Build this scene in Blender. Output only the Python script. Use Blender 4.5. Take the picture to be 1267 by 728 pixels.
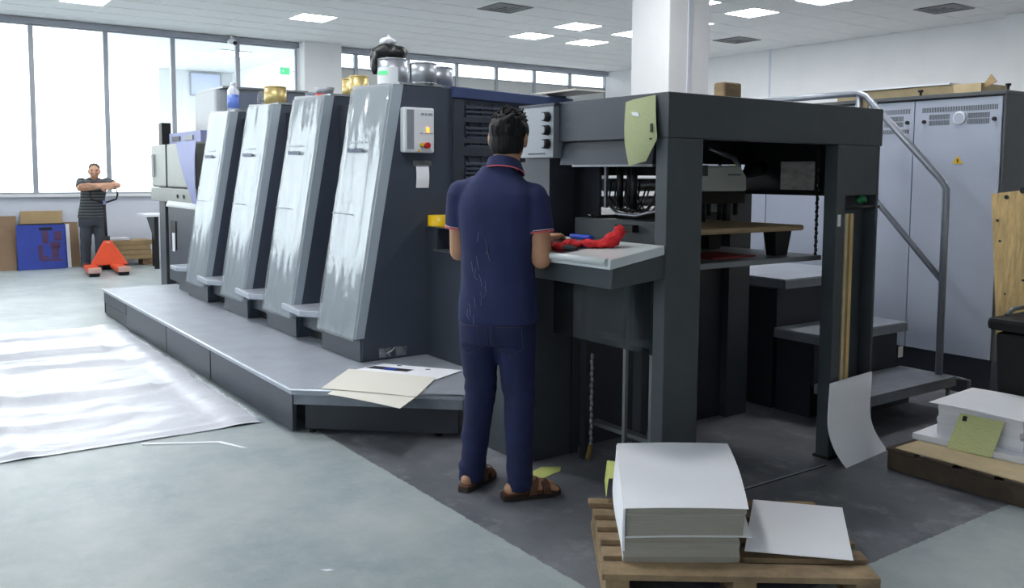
import bpy, bmesh, math, random
from math import sin, cos, pi, radians, sqrt
from mathutils import Vector, Matrix, noise
from mathutils.bvhtree import BVHTree
random.seed(7)
S = bpy.context.scene
C = S.collection
for o in list(bpy.data.objects):
    bpy.data.objects.remove(o)
# ------------------------------------------------------------------ camera
# world: X runs along the press (the far end is -X), Y across it, Z up, metres; the eye stands 1.45 m above the origin
F_PX, YAW, PITCH, ROLL, EYE = 1103.4, 0.61923, 0.08094, 0.0062, 1.45
fw = Vector((-cos(YAW)*cos(PITCH), sin(YAW)*cos(PITCH), -sin(PITCH)))
r0 = fw.cross(Vector((0, 0, 1))).normalized()
u0 = r0.cross(fw)
rt = cos(ROLL)*r0 + sin(ROLL)*u0
up = -sin(ROLL)*r0 + cos(ROLL)*u0
cam = bpy.data.cameras.new('camera')
co = bpy.data.objects.new('camera', cam)
C.objects.link(co)
co.matrix_world = Matrix(((rt.x, up.x, -fw.x, 0), (rt.y, up.y, -fw.y, 0), (rt.z, up.z, -fw.z, EYE), (0, 0, 0, 1)))
cam.sensor_width = 36
cam.lens = F_PX/1267*36
cam.shift_y = -(364-306)/1267
cam.clip_start = 0.05
S.camera = co
# ------------------------------------------------------------------ sky, exposure
S.view_settings.view_transform = 'Standard'
S.view_settings.look = 'None'
S.view_settings.gamma = 1
S.view_settings.exposure = 1.2
W = bpy.data.worlds.new('overcast_sky')
S.world = W
W.use_nodes = True
W.node_tree.nodes['Background'].inputs[0].default_value = (0.93, 0.97, 1.0, 1)
W.node_tree.nodes['Background'].inputs[1].default_value = 3.1
LAMP = 20.0          # strength of the ceiling panels

# ------------------------------------------------------------------ helpers: materials
def lin(c):
    return tuple(((v/255)/12.92 if v/255 <= .04045 else ((v/255+.055)/1.055)**2.4) for v in c)

MATS = {}
def mat(name, rgb, rough=.5, metal=0, var=0, vscale=6, bump=0, bscale=80, coat=0, spec=None, stretch=None, rgb2=None, emit=0, alpha=1):
    if name in MATS: return MATS[name]
    m = bpy.data.materials.new(name); m.use_nodes = True
    nt = m.node_tree; b = nt.nodes['Principled BSDF']; N = nt.nodes; L = nt.links
    c = lin(rgb)
    b.inputs['Base Color'].default_value = (*c, 1)
    b.inputs['Roughness'].default_value = rough
    b.inputs['Metallic'].default_value = metal
    if coat: b.inputs['Coat Weight'].default_value = coat; b.inputs['Coat Roughness'].default_value = .12
    if spec is not None: b.inputs['Specular IOR Level'].default_value = spec
    if emit:
        b.inputs['Emission Color'].default_value = (*c, 1); b.inputs['Emission Strength'].default_value = emit
    tc = None
    if var or bump:
        tc = N.new('ShaderNodeTexCoord'); mp = N.new('ShaderNodeMapping')
        L.new(tc.outputs['Object'], mp.inputs['Vector'])
        if stretch: mp.inputs['Scale'].default_value = stretch
    if var:
        n = N.new('ShaderNodeTexNoise'); n.inputs['Scale'].default_value = vscale; n.inputs['Detail'].default_value = 6; n.inputs['Roughness'].default_value = .65
        L.new(mp.outputs[0], n.inputs['Vector'])
        r = N.new('ShaderNodeValToRGB')
        r.color_ramp.elements[0].position = .3; r.color_ramp.elements[1].position = .7
        if rgb2: lo, hi = c, lin(rgb2)
        else: lo, hi = tuple(v*(1-var) for v in c), tuple(min(1, v*(1+var)) for v in c)
        r.color_ramp.elements[0].color = (*lo, 1); r.color_ramp.elements[1].color = (*hi, 1)
        L.new(n.outputs['Fac'], r.inputs[0]); L.new(r.outputs[0], b.inputs['Base Color'])
    if bump:
        n2 = N.new('ShaderNodeTexNoise'); n2.inputs['Scale'].default_value = bscale; n2.inputs['Detail'].default_value = 3
        L.new(mp.outputs[0], n2.inputs['Vector'])
        bp = N.new('ShaderNodeBump'); bp.inputs['Strength'].default_value = bump; bp.inputs['Distance'].default_value = .01
        L.new(n2.outputs['Fac'], bp.inputs['Height']); L.new(bp.outputs[0], b.inputs['Normal'])
    MATS[name] = m
    return m

def film_mat(name, tint, gloss=.12, haze=.12, rough=.1, bump=.3, bscale=9, fres=.6):
    m = bpy.data.materials.new(name); m.use_nodes = True
    nt = m.node_tree; N = nt.nodes; L = nt.links
    for n in list(N):
        if n.type != 'OUTPUT_MATERIAL': N.remove(n)
    out = [n for n in N if n.type == 'OUTPUT_MATERIAL'][0]
    tr = N.new('ShaderNodeBsdfTransparent'); tr.inputs[0].default_value = (*lin(tint), 1)
    gl = N.new('ShaderNodeBsdfGlossy'); gl.inputs['Roughness'].default_value = rough
    df = N.new('ShaderNodeBsdfDiffuse'); df.inputs[0].default_value = (*lin(tint), 1)
    lw = N.new('ShaderNodeLayerWeight'); lw.inputs['Blend'].default_value = .35
    mx = N.new('ShaderNodeMath'); mx.operation = 'MULTIPLY_ADD'; mx.inputs[1].default_value = fres; mx.inputs[2].default_value = gloss
    L.new(lw.outputs['Fresnel'], mx.inputs[0])
    a = N.new('ShaderNodeMixShader'); a.inputs[0].default_value = haze
    L.new(tr.outputs[0], a.inputs[1]); L.new(df.outputs[0], a.inputs[2])
    b = N.new('ShaderNodeMixShader'); L.new(mx.outputs[0], b.inputs[0]); L.new(a.outputs[0], b.inputs[1]); L.new(gl.outputs[0], b.inputs[2])
    L.new(b.outputs[0], out.inputs[0])
    if bump:
        tc = N.new('ShaderNodeTexCoord'); mp = N.new('ShaderNodeMapping'); mp.inputs['Scale'].default_value = (1.6, 1.0, .55)
        n2 = N.new('ShaderNodeTexNoise'); n2.inputs['Scale'].default_value = bscale; n2.inputs['Detail'].default_value = 3; n2.inputs['Distortion'].default_value = 1.2
        bp = N.new('ShaderNodeBump'); bp.inputs['Strength'].default_value = bump; bp.inputs['Distance'].default_value = .03
        L.new(tc.outputs['Object'], mp.inputs[0]); L.new(mp.outputs[0], n2.inputs['Vector'])
        L.new(n2.outputs['Fac'], bp.inputs['Height']); L.new(bp.outputs[0], gl.inputs['Normal'])
    MATS[name] = m
    return m

# ------------------------------------------------------------------ helpers: meshes
class MB:
    def __init__(s): s.v = []; s.f = []; s.sm = []; s.mi = []; s.uv = {}
    def add(s, vs, fs, smooth=False, mi=0):
        k = len(s.v); s.v += [Vector(p) for p in vs]
        for f in fs: s.f.append([i+k for i in f]); s.sm.append(smooth); s.mi.append(mi)
        return k
    def hexa(s, p, mi=0):   # p: 4 bottom (ccw), 4 top
        s.add(p, [(3, 2, 1, 0), (4, 5, 6, 7), (0, 1, 5, 4), (1, 2, 6, 5), (2, 3, 7, 6), (3, 0, 4, 7)], mi=mi); return s
    def box(s, x0, x1, y0, y1, z0, z1, mi=0):
        return s.hexa([(x0, y0, z0), (x1, y0, z0), (x1, y1, z0), (x0, y1, z0), (x0, y0, z1), (x1, y0, z1), (x1, y1, z1), (x0, y1, z1)], mi)
    def prism(s, poly, vec, mi=0):
        n = len(poly); vec = Vector(vec); P = [Vector(p) for p in poly]
        nrm = Vector((0, 0, 0))
        for i in range(n): nrm += P[i].cross(P[(i+1) % n])
        if nrm.dot(vec) > 0: P.reverse()
        vs = P+[p+vec for p in P]
        fs = [tuple(range(n)), tuple(range(2*n-1, n-1, -1))]+[(i, i+n, (i+1) % n+n, (i+1) % n) for i in range(n)]
        s.add(vs, fs, mi=mi); return s
    def loft(s, rings, cap=True, smooth=True, mi=0):
        n = len(rings[0]); k = len(s.v)
        vs = [p for r in rings for p in r]
        fs = []
        for j in range(len(rings)-1):
            for i in range(n):
                a, b = j*n+i, j*n+(i+1) % n
                fs.append((a, b, b+n, a+n))
        s.add(vs, fs, smooth, mi)
        if cap:
            s.f.append([k+i for i in range(n-1, -1, -1)]); s.sm.append(False); s.mi.append(mi)
            m = k+(len(rings)-1)*n
            s.f.append([m+i for i in range(n)]); s.sm.append(False); s.mi.append(mi)
        return s
    def tube(s, path, r, n=10, smooth=True, mi=0, cap=True):
        P = [Vector(p) for p in path]; R = r if isinstance(r, (list, tuple)) else [r]*len(P)
        rings = []; ref = None
        for i, p in enumerate(P):
            d = (P[min(i+1, len(P)-1)]-P[max(i-1, 0)]).normalized()
            if ref is None:
                ref = Vector((0, 0, 1)) if abs(d.z) < .9 else Vector((1, 0, 0))
            a = (ref-d*ref.dot(d)).normalized(); ref = a; b = d.cross(a)
            rings.append([p+(a*cos(t)+b*sin(t))*R[i] for t in [2*pi*k/n for k in range(n)]])
        return s.loft(rings, cap, smooth, mi)
    def cyl(s, p0, p1, r0, r1=None, n=20, smooth=True, mi=0):
        return s.tube([p0, p1], [r0, r0 if r1 is None else r1], n, smooth, mi)
    def ball(s, c, rx, ry=None, rz=None, n=16, M=None, mi=0):
        ry = ry or rx; rz = rz or rx; c = Vector(c); rings = []
        for j in range(1, n//2+1):
            t = pi*j/(n//2+1)
            ring = []
            for i in range(n):
                q = Vector((rx*sin(t)*cos(2*pi*i/n), ry*sin(t)*sin(2*pi*i/n), -rz*cos(t)))
                ring.append(c+(M @ q if M else q))
            rings.append(ring)
        k = len(s.v); s.loft(rings, False, True, mi)
        lo = c+(M @ Vector((0, 0, -rz)) if M else Vector((0, 0, -rz))); hi = c+(M @ Vector((0, 0, rz)) if M else Vector((0, 0, rz)))
        a = s.add([lo, hi], [])
        m = k+(len(rings)-1)*n
        for i in range(n):
            s.f.append([k+(i+1) % n, k+i, a]); s.sm.append(True); s.mi.append(mi)
            s.f.append([m+i, m+(i+1) % n, a+1]); s.sm.append(True); s.mi.append(mi)
        return s
    def limb(s, pts, rad, n=14):
        for i, (p, r) in enumerate(zip(pts, rad)):
            s.ball(p, r, n=n)
            if i: s.cyl(pts[i-1], p, rad[i-1], r, n)
        return s
    def sheet(s, fn, nu, nv, th=.0006, smooth=True, mi=0):
        """closed thin sheet; fn(u,v)->point; keeps u,v for the uv map"""
        P = [[Vector(fn(i/nu, j/nv)) for i in range(nu+1)] for j in range(nv+1)]
        k = len(s.v); w = nu+1
        nor = []
        for j in range(nv+1):
            for i in range(w):
                a = P[j][min(i+1, nu)]-P[j][max(i-1, 0)]; b = P[min(j+1, nv)][i]-P[max(j-1, 0)][i]
                c = a.cross(b); nor.append(c.normalized() if c.length > 1e-12 else Vector((0, 0, 1)))
        flat = [p for row in P for p in row]
        vs = flat+[p-n*th for p, n in zip(flat, nor)]
        M = len(flat); fs = []
        for j in range(nv):
            for i in range(nu):
                a = j*w+i; fs += [(a, a+1, a+1+w, a+w), (M+a+w, M+a+w+1, M+a+1, M+a)]
        loop = [i for i in range(w)]+[j*w+nu for j in range(1, nv+1)]+[nv*w+i for i in range(nu-1, -1, -1)]+[j*w for j in range(nv-1, 0, -1)]
        nl = len(loop); rv = [vs[i] for i in loop]+[vs[M+i] for i in loop]
        s.add(rv, [(i, i+nl, (i+1) % nl+nl, (i+1) % nl) for i in range(nl)], False, mi)
        k = len(s.v)
        s.add(vs, fs, smooth, mi)
        for j in range(nv+1):
            for i in range(w):
                s.uv[k+j*w+i] = (i/nu, j/nv); s.uv[k+M+j*w+i] = (i/nu, j/nv)
        return s
    def mesh(s, name, org=(0, 0, 0), mats=()):
        org = Vector(org)
        me = bpy.data.meshes.new(name)
        me.from_pydata([p-org for p in s.v], [], s.f)
        me.polygons.foreach_set('use_smooth', s.sm); me.polygons.foreach_set('material_index', s.mi)
        if s.uv:
            l = me.uv_layers.new(name='UVMap')
            for lp in me.loops: l.data[lp.index].uv = s.uv.get(lp.vertex_index, (0, 0))
        for m in mats: me.materials.append(m)
        me.update(); return me
    def center(s):
        xs = [p.x for p in s.v]; ys = [p.y for p in s.v]; zs = [p.z for p in s.v]
        return Vector(((min(xs)+max(xs))/2, (min(ys)+max(ys))/2, min(zs)))

def ms(m): return [MATS[q] if isinstance(q, str) else q for q in (m if isinstance(m, (list, tuple)) else [m])]
def bev(o, w, seg=2):
    m = o.modifiers.new('bevel', 'BEVEL'); m.width = w; m.segments = seg; m.limit_method = 'ANGLE'; m.angle_limit = radians(40); m.harden_normals = False
    return o
def world_org(o):
    v = Vector(o.location)
    while o.parent: o = o.parent; v += Vector(o.location)
    return v
def part(name, mb, m, parent, bevel=0, label=None, seg=2):
    """one mesh under its thing; the mesh is given in world coordinates"""
    o = bpy.data.objects.new(name, mb.mesh(name, world_org(parent), ms(m)))
    C.objects.link(o); o.parent = parent
    if bevel: bev(o, bevel, seg)
    if label: o['label'] = label
    return o
def tag(o, label, cat, group=None, kind=None):
    o['label'] = label; o['category'] = cat
    if group: o['group'] = group
    if kind: o['kind'] = kind
    return o
def thing(name, loc, label, cat, group=None):
    o = bpy.data.objects.new(name, None); C.objects.link(o); o.location = loc; o.empty_display_size = .1
    return tag(o, label, cat, group)
def single(name, mb, m, label, cat, group=None, bevel=0, kind=None):
    c = mb.center()
    o = bpy.data.objects.new(name, mb.mesh(name, c, ms(m))); C.objects.link(o); o.location = c
    if bevel: bev(o, bevel)
    return tag(o, label, cat, group, kind)
def struct(name, mb, m, parent=None, bevel=0):
    if mb is None:
        o = bpy.data.objects.new(name, None)
    else:
        o = bpy.data.objects.new(name, mb.mesh(name, world_org(parent) if parent else (0, 0, 0), ms(m)))
    C.objects.link(o); o.parent = parent
    if not parent: o['kind'] = 'structure'
    if bevel: bev(o, bevel)
    return o
def dup(root, off, label=None, group=None):
    r = root.copy(); C.objects.link(r); r.location = Vector(root.location)+Vector(off)
    if label: r['label'] = label
    if group: r['group'] = group
    for ch in list(root.children):
        c = ch.copy(); C.objects.link(c); c.parent = r
        for g in list(ch.children):
            d = g.copy(); C.objects.link(d); d.parent = c
    return r
def remesh(name, mb, voxel, it=3, fac=.5, org=(0, 0, 0), mats=(), disp=None):
    """union of overlapping closed volumes into one continuous surface"""
    me = mb.mesh('tmp'); o = bpy.data.objects.new('tmp', me); C.objects.link(o)
    r = o.modifiers.new('r', 'REMESH'); r.mode = 'VOXEL'; r.voxel_size = voxel; r.use_smooth_shade = True
    q = o.modifiers.new('s', 'SMOOTH'); q.factor = fac; q.iterations = it
    dg = bpy.context.evaluated_depsgraph_get()
    nm = bpy.data.meshes.new_from_object(o.evaluated_get(dg))
    bpy.data.objects.remove(o); bpy.data.meshes.remove(me)
    nm.name = name; org = Vector(org)
    nor = [Vector(v.normal) for v in nm.vertices]
    for v, n in zip(nm.vertices, nor):
        p = Vector(v.co)
        if disp: p = p+n*disp(p)
        v.co = p-org
    nm.materials.clear()
    for m in mats: nm.materials.append(m)
    nm.polygons.foreach_set('use_smooth', [True]*len(nm.polygons)); nm.update()
    return nm
def meshpart(name, me, parent):
    o = bpy.data.objects.new(name, me); C.objects.link(o); o.parent = parent; return o
def B(*a): return MB().box(*a)

# ------------------------------------------------------------------ materials
mat('wall_paint', (226, 227, 229), .75, var=.03, vscale=2)
mat('wall_low', (205, 210, 222), .7, var=.04, vscale=2)
mat('ceiling_tile', (226, 226, 226), .85, var=.02, vscale=30, bump=.1, bscale=300)
mat('tbar', (228, 228, 229), .7)
mat('alu', (158, 163, 172), .45, .1)
mat('lamp', (255, 255, 255), .5, emit=LAMP)
mat('lamp_frame', (230, 232, 235), .5)
mat('vent_metal', (120, 122, 124), .6)
mat('dark', (16, 18, 21), .6)
mat('black_rubber', (24, 25, 27), .7)
mat('black_cloth', (10, 11, 13), .45)
mat('head_white', (226, 231, 222), .45)
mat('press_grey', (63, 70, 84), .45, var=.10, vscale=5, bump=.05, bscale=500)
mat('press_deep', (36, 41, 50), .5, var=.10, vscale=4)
mat('press_side', (52, 57, 68), .45, var=.1, vscale=4)
mat('press_green', (60, 66, 72), .5, var=.12, vscale=7, bump=.04, bscale=400)
mat('press_blue', (58, 72, 112), .4, var=.08, vscale=6)
mat('panel_white', (138, 143, 147), .4, var=.04, vscale=3)
mat('panel_edge', (160, 172, 182), .35)
mat('chequer', (164, 170, 181), .34, .22, var=.12, vscale=5, bump=.5, bscale=140)
mat('chequer_dark', (130, 136, 146), .42, .15, var=.15, vscale=8, bump=.6, bscale=160)
mat('steel_edge', (205, 210, 218), .3, .8)
mat('steel', (150, 154, 160), .3, .85)
mat('steel_dull', (126, 130, 134), .45, .7)
mat('mesh_metal', (206, 206, 200), .4, .1, var=.35, vscale=9, stretch=(1, 1, 3))
mat('galv', (150, 155, 165), .38, .65, var=.08, vscale=20)
mat('cabinet_grey', (178, 186, 204), .45, var=.04, vscale=2.5, bump=.03, bscale=300)
mat('cabinet_dark', (82, 86, 90), .5, var=.06)
mat('console_grey', (138, 144, 153), .4)
mat('desk_white', (205, 212, 214), .3, .1, var=.05, vscale=6)
mat('paper', (243, 244, 250), .75, var=.015, vscale=4)
mat('paper_edge', (156, 151, 142), .85, var=.12, vscale=9, stretch=(1, 1, 60))  # greyish sheet edges, darkened further to imitate the unlit stack front
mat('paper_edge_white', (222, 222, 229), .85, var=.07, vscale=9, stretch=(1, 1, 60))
mat('card', (226, 223, 213), .75)
mat('wood', (150, 126, 94), .75, var=.3, vscale=5, stretch=(2, 2, 14), bump=.15, bscale=30)
mat('wood_pallet', (142, 120, 92), .8, var=.4, vscale=7, bump=.2, bscale=60)
mat('wood_dark', (70, 58, 48), .85, var=.35, vscale=7, bump=.2, bscale=50)
mat('wood_pale', (196, 176, 140), .75, var=.12, vscale=8)
mat('plywood', (204, 174, 120), .65, var=.3, vscale=7, stretch=(6, 6, .6))
mat('hardboard', (138, 112, 88), .8, var=.1)
mat('cardboard', (176, 150, 112), .85, var=.08)
mat('blue_crate', (44, 66, 160), .5, var=.12, vscale=5)
mat('rust', (86, 56, 92), .7)
mat('orange', (214, 72, 28), .45, var=.06)
mat('pinkish', (206, 168, 158), .6)
mat('gold', (206, 186, 128), .38, .7)
mat('tin', (172, 176, 184), .38, .7)
mat('yellow_tape', (232, 190, 10), .35)
mat('red_cloth', (196, 22, 30), .8, var=.15, vscale=20)
mat('dark_cloth', (40, 42, 46), .9)
mat('blue_plastic', (30, 70, 190), .4)
mat('red_paint', (150, 40, 32), .6, var=.2)
mat('red_button', (190, 30, 22), .35)
mat('yellow_button', (225, 190, 40), .35)
mat('amber', (255, 130, 20), .4, emit=2.0)
mat('warn_yellow', (235, 190, 30), .5)
mat('brass', (120, 96, 50), .5, .4)
mat('green_tag', (20, 120, 70), .5)
mat('exit_green', (70, 170, 110), .5, emit=.6)
mat('label_blue', (58, 76, 102), .5)
mat('ink', (40, 44, 52), .6)
mat('ink_light', (150, 154, 160), .6)
mat('yellow_paper', (198, 204, 120), .75, var=.05)
mat('skin', (186, 138, 108), .55, var=.06, vscale=15, bump=.05, bscale=200)
mat('skin_far', (196, 150, 124), .55)
mat('hair', (15, 15, 18), .55, var=.3, vscale=60, stretch=(1, 1, .15), bump=.5, bscale=120, spec=.25)
mat('hair_grey', (70, 62, 58), .8)
mat('polo', (33, 41, 84), .85, var=.12, vscale=12, bump=.25, bscale=700)
mat('polo_trim', (222, 96, 104), .8)
mat('polo_trim_white', (214, 196, 204), .8)
mat('print', (112, 122, 156), .8)
mat('jeans', (23, 31, 72), .85, var=.28, vscale=9, bump=.3, bscale=500)
mat('stitch', (58, 56, 78), .8)
mat('leather', (92, 58, 42), .6, var=.2, vscale=20)
mat('sole', (48, 36, 32), .8)
mat('trousers', (62, 66, 76), .85)
mat('shoe', (96, 62, 54), .7)
mat('board_pale', (212, 218, 240), .5)
mat('lavender', (138, 144, 188), .6)
mat('feeder_green', (118, 122, 116), .45, var=.08, vscale=5)
mat('hood_grey', (112, 117, 124), .4, var=.05)
mat('hood_blue', (112, 122, 142), .45)
mat('bottle', (222, 226, 240), .3)
mat('bottle_label', (110, 140, 225), .4)
mat('white_plastic', (226, 230, 236), .35)
mat('frost', (186, 188, 188), .35, var=.03, vscale=1)
film_mat('film', (240, 243, 245), gloss=.03, haze=.10, rough=.11, bump=.5, bscale=2.6, fres=.13)
film_mat('glass', (246, 249, 249), gloss=.02, haze=0, rough=.01, bump=0)
film_mat('tape_clear', (230, 234, 236), gloss=.2, haze=.1, rough=.15, bump=.3, bscale=30)
film_mat('clear_guard', (170, 178, 182), gloss=.01, haze=.03, rough=.08, bump=0, fres=.1)

def striped(name, a, b, scale):
    m = mat(name, a, .85); nt = m.node_tree; N = nt.nodes; L = nt.links
    tc = N.new('ShaderNodeTexCoord'); w = N.new('ShaderNodeTexWave'); w.bands_direction = 'Z'; w.inputs['Scale'].default_value = scale; w.inputs['Distortion'].default_value = .6
    r = N.new('ShaderNodeValToRGB'); r.color_ramp.elements[0].position = .45; r.color_ramp.elements[1].position = .6
    r.color_ramp.elements[0].color = (*lin(a), 1); r.color_ramp.elements[1].color = (*lin(b), 1)
    L.new(tc.outputs['Object'], w.inputs['Vector']); L.new(w.outputs['Fac'], r.inputs[0]); L.new(r.outputs[0], N['Principled BSDF'].inputs['Base Color'])
striped('striped_tee', (50, 54, 58), (92, 96, 100), 7)

def ticket(name, base, ink, rows, cols, thr=.5):
    """printed form: rows of small print on coloured paper, in the sheet's own uv"""
    m = mat(name, base, .75); nt = m.node_tree; N = nt.nodes; L = nt.links
    uv = N.new('ShaderNodeTexCoord')
    br = N.new('ShaderNodeTexBrick'); br.inputs['Scale'].default_value = 1; br.inputs['Brick Width'].default_value = 1/cols; br.inputs['Row Height'].default_value = 1/rows
    br.inputs['Mortar Size'].default_value = .35/rows; br.inputs['Color1'].default_value = (1, 1, 1, 1); br.inputs['Color2'].default_value = (.2, .2, .2, 1); br.inputs['Mortar'].default_value = (0, 0, 0, 1)
    no = N.new('ShaderNodeTexNoise'); no.inputs['Scale'].default_value = 9; no.inputs['Detail'].default_value = 4
    mp = N.new('ShaderNodeMapping'); mp.inputs['Scale'].default_value = (2, 6, 1)
    L.new(uv.outputs['UV'], br.inputs['Vector']); L.new(uv.outputs['UV'], mp.inputs[0]); L.new(mp.outputs[0], no.inputs['Vector'])
    gt = N.new('ShaderNodeMath'); gt.operation = 'GREATER_THAN'; gt.inputs[1].default_value = thr; L.new(no.outputs['Fac'], gt.inputs[0])
    ml = N.new('ShaderNodeMath'); ml.operation = 'MULTIPLY'; L.new(br.outputs['Color'], ml.inputs[0]); L.new(gt.outputs[0], ml.inputs[1])
    m2 = N.new('ShaderNodeMath'); m2.operation = 'MULTIPLY'; m2.inputs[1].default_value = .36; L.new(ml.outputs[0], m2.inputs[0])
    mx = N.new('ShaderNodeMix'); mx.data_type = 'RGBA'; L.new(m2.outputs[0], mx.inputs['Factor'])
    mx.inputs['A'].default_value = (*lin(base), 1); mx.inputs['B'].default_value = (*lin(ink), 1)
    L.new(mx.outputs['Result'], N['Principled BSDF'].inputs['Base Color'])
ticket('ticket_green', (164, 171, 130), (110, 120, 90), 30, 7, .45)
ticket('ticket_yellow', (206, 209, 150), (130, 134, 96), 20, 5, .42)

def floor_material():
    m = mat('floor_paint', (150, 160, 160), .3, spec=.3); nt = m.node_tree; N = nt.nodes; L = nt.links; b = N['Principled BSDF']
    g = N.new('ShaderNodeNewGeometry'); sp = N.new('ShaderNodeSeparateXYZ'); L.new(g.outputs['Position'], sp.inputs[0])
    def nz(sc, det=5, ro=.6, dist=0, st=None):
        n = N.new('ShaderNodeTexNoise'); n.inputs['Scale'].default_value = sc; n.inputs['Detail'].default_value = det; n.inputs['Roughness'].default_value = ro; n.inputs['Distortion'].default_value = dist
        if st:
            mp = N.new('ShaderNodeMapping'); mp.inputs['Scale'].default_value = st; L.new(g.outputs['Position'], mp.inputs[0]); L.new(mp.outputs[0], n.inputs['Vector'])
        else: L.new(g.outputs['Position'], n.inputs['Vector'])
        return n.outputs['Fac']
    def ma(op, a, bb, c=None):
        n = N.new('ShaderNodeMath'); n.operation = op
        for i, v in enumerate((a, bb, c)):
            if v is None: continue
            if isinstance(v, (int, float)): n.inputs[i].default_value = v
            else: L.new(v, n.inputs[i])
        return n.outputs[0]
    def ramp(f, p0, c0, p1, c1):
        r = N.new('ShaderNodeValToRGB'); r.color_ramp.elements[0].position = p0; r.color_ramp.elements[1].position = p1
        r.color_ramp.elements[0].color = (*lin(c0), 1); r.color_ramp.elements[1].color = (*lin(c1), 1); L.new(f, r.inputs[0]); return r.outputs[0]
    def mix(f, a, bb):
        n = N.new('ShaderNodeMix'); n.data_type = 'RGBA'
        if isinstance(f, (int, float)): n.inputs['Factor'].default_value = f
        else: L.new(f, n.inputs['Factor'])
        L.new(a, n.inputs['A']); L.new(bb, n.inputs['B']); return n.outputs['Result']
    light = ramp(nz(1.3), .35, (142, 154, 158), .68, (174, 181, 182))
    scuff = ramp(nz(7, 6, .75), .42, (0, 0, 0), .8, (255, 255, 255))
    lightc = ramp(nz(3), .3, (178, 186, 186), .7, (190, 196, 196))
    light = mix(ma('MULTIPLY', scuff, .6), light, lightc)
    streak = ramp(nz(2.4, 6, .8, 0, (1, 3.2, 1)), .55, (0, 0, 0), .72, (255, 255, 255))
    light = mix(ma('MULTIPLY', streak, .35), light, ramp(nz(2), .3, (140, 156, 156), .7, (150, 162, 160)))
    dark = ramp(nz(1.7, 5, .6), .3, (84, 86, 94), .75, (124, 126, 132))
    wear = ramp(nz(4.5, 6, .7), .52, (0, 0, 0), .75, (255, 255, 255))
    darkc = ramp(nz(9), .3, (140, 144, 150), .7, (160, 162, 168))
    dark = mix(ma('MULTIPLY', wear, .8), dark, darkc)
    # repainted bay round the press: straight painted edges, slightly ragged
    jit = ma('MULTIPLY', ma('SUBTRACT', nz(22, 3), .5), .03)
    fy = ma('GREATER_THAN', ma('ADD', sp.outputs['Y'], jit), 1.98)
    fx = ma('LESS_THAN', ma('ADD', sp.outputs['X'], jit), -1.86)
    f2 = ma('GREATER_THAN', sp.outputs['X'], -9.9)
    zone = ma('MULTIPLY', ma('MULTIPLY', fy, fx), f2)
    L.new(mix(zone, light, dark), b.inputs['Base Color'])
    rr = ma('ADD', ma('MULTIPLY', nz(2.2, 3), .12), .33)
    L.new(rr, b.inputs['Roughness'])
floor_material()

# ================================================================== THE ROOM
XW, YR, ZC = -15.24, 13.45, 3.76
XE, YL = 3.6, -6.0
fl = struct('floor', B(-30, XE+.2, YL-.2, YR+.2, -.1, 0), 'floor_paint')
struct('floor_joint', B(-2.664, -2.656, 3.1, 3.84, -.01, .004), 'chequer', fl)
struct('floor_groove', B(-2.656, -2.646, 3.1, 3.84, -.01, .0012), 'dark', fl)
# ceiling: T-bars, tiles
LIGHTS = [(-13.0, 5.1), (-12.4, 8.7), (-11.2, 8.7), (-12.4, 9.9), (-11.2, 9.9), (-8.8, 9.9), (-7.6, 9.9), (-8.8, 8.7), (-10.0, 9.9), (-13.6, 2.1)]
LABELS = ['ceiling light panel near the window wall, just left of the white pier',
          'left ceiling light panel of the group of four beyond the press',
          'topmost ceiling light panel of the group of four beyond the press',
          'lowest ceiling light panel of the group of four beyond the press',
          'ceiling light panel cut by the left edge of the white column',
          'ceiling light panel just right of the white column',
          'ceiling light panel at the top edge of the photo, right of the column',
          'ceiling light panel half hidden behind the white column, at the top edge',
          'ceiling light panel almost wholly hidden behind the white column',
          'ceiling light panel at the top edge of the photo above the windows']
OUTL = [(-6.4, 5.1), (-4.0, 5.1), (-6.4, 1.5), (-4.0, 1.5), (-9.4, 1.5), (-4.0, 8.7), (-6.4, -2.1), (-11.2, -2.1), (-1.6, 8.7)]  # unseen panels added outside the view to light the scene
VENTS = [(-10.6, 6.9), (-7.0, 11.7), (-10.6, 11.7)]
VLAB = ['square ceiling air vent above the press, left of the white column', 'square ceiling air vent at upper right above the grey cabinets', 'square ceiling air vent just right of the white column']
gx0, gy0 = -10.6, 8.7
ceil = struct('ceiling', B(XW-.2, XE+.2, YL-.2, YR+.2, ZC+.05, ZC+.15), 'wall_paint')
bars = MB()
xs = [gx0+.6*k for k in range(-8, 25) if XW < gx0+.6*k < XE]
ys = [gy0+.6*k for k in range(-25, 9) if YL < gy0+.6*k < YR]
for x in xs: bars.box(x-.012, x+.012, YL, YR, ZC-.006, ZC+.03)
for y in ys: bars.box(XW, XE, y-.012, y+.012, ZC-.0055, ZC+.03)
tb = struct('ceiling_grid', bars, 'tbar', ceil); tb['kind'] = 'stuff'
skip = {(round((x-gx0)/.6), round((y-gy0)/.6)) for x, y in LIGHTS+OUTL+VENTS}
cand = []
def px(p):
    v = Vector(p)-Vector((0, 0, EYE)); w = v.dot(fw)
    return (633.5+F_PX*v.dot(rt)/w, 306-F_PX*v.dot(up)/w) if w > .1 else None
for i in range(-8, 24):
    for j in range(-25, 8):
        if (i, j) in skip: continue
        x0, y0 = gx0+.6*i, gy0+.6*j; x1, y1 = x0+.6, y0+.6
        x0, x1, y0, y1 = max(x0, XW), min(x1, XE), max(y0, YL), min(y1, YR)
        if x1-x0 < .05 or y1-y0 < .05: continue
        q = px(((x0+x1)/2, (y0+y1)/2, ZC)); vis = q and -10 < q[0] < 1277 and q[1] > -12
        cand.append((0 if vis else 1, x0*x0+y0*y0, x0, x1, y0, y1))
cand.sort()
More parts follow.
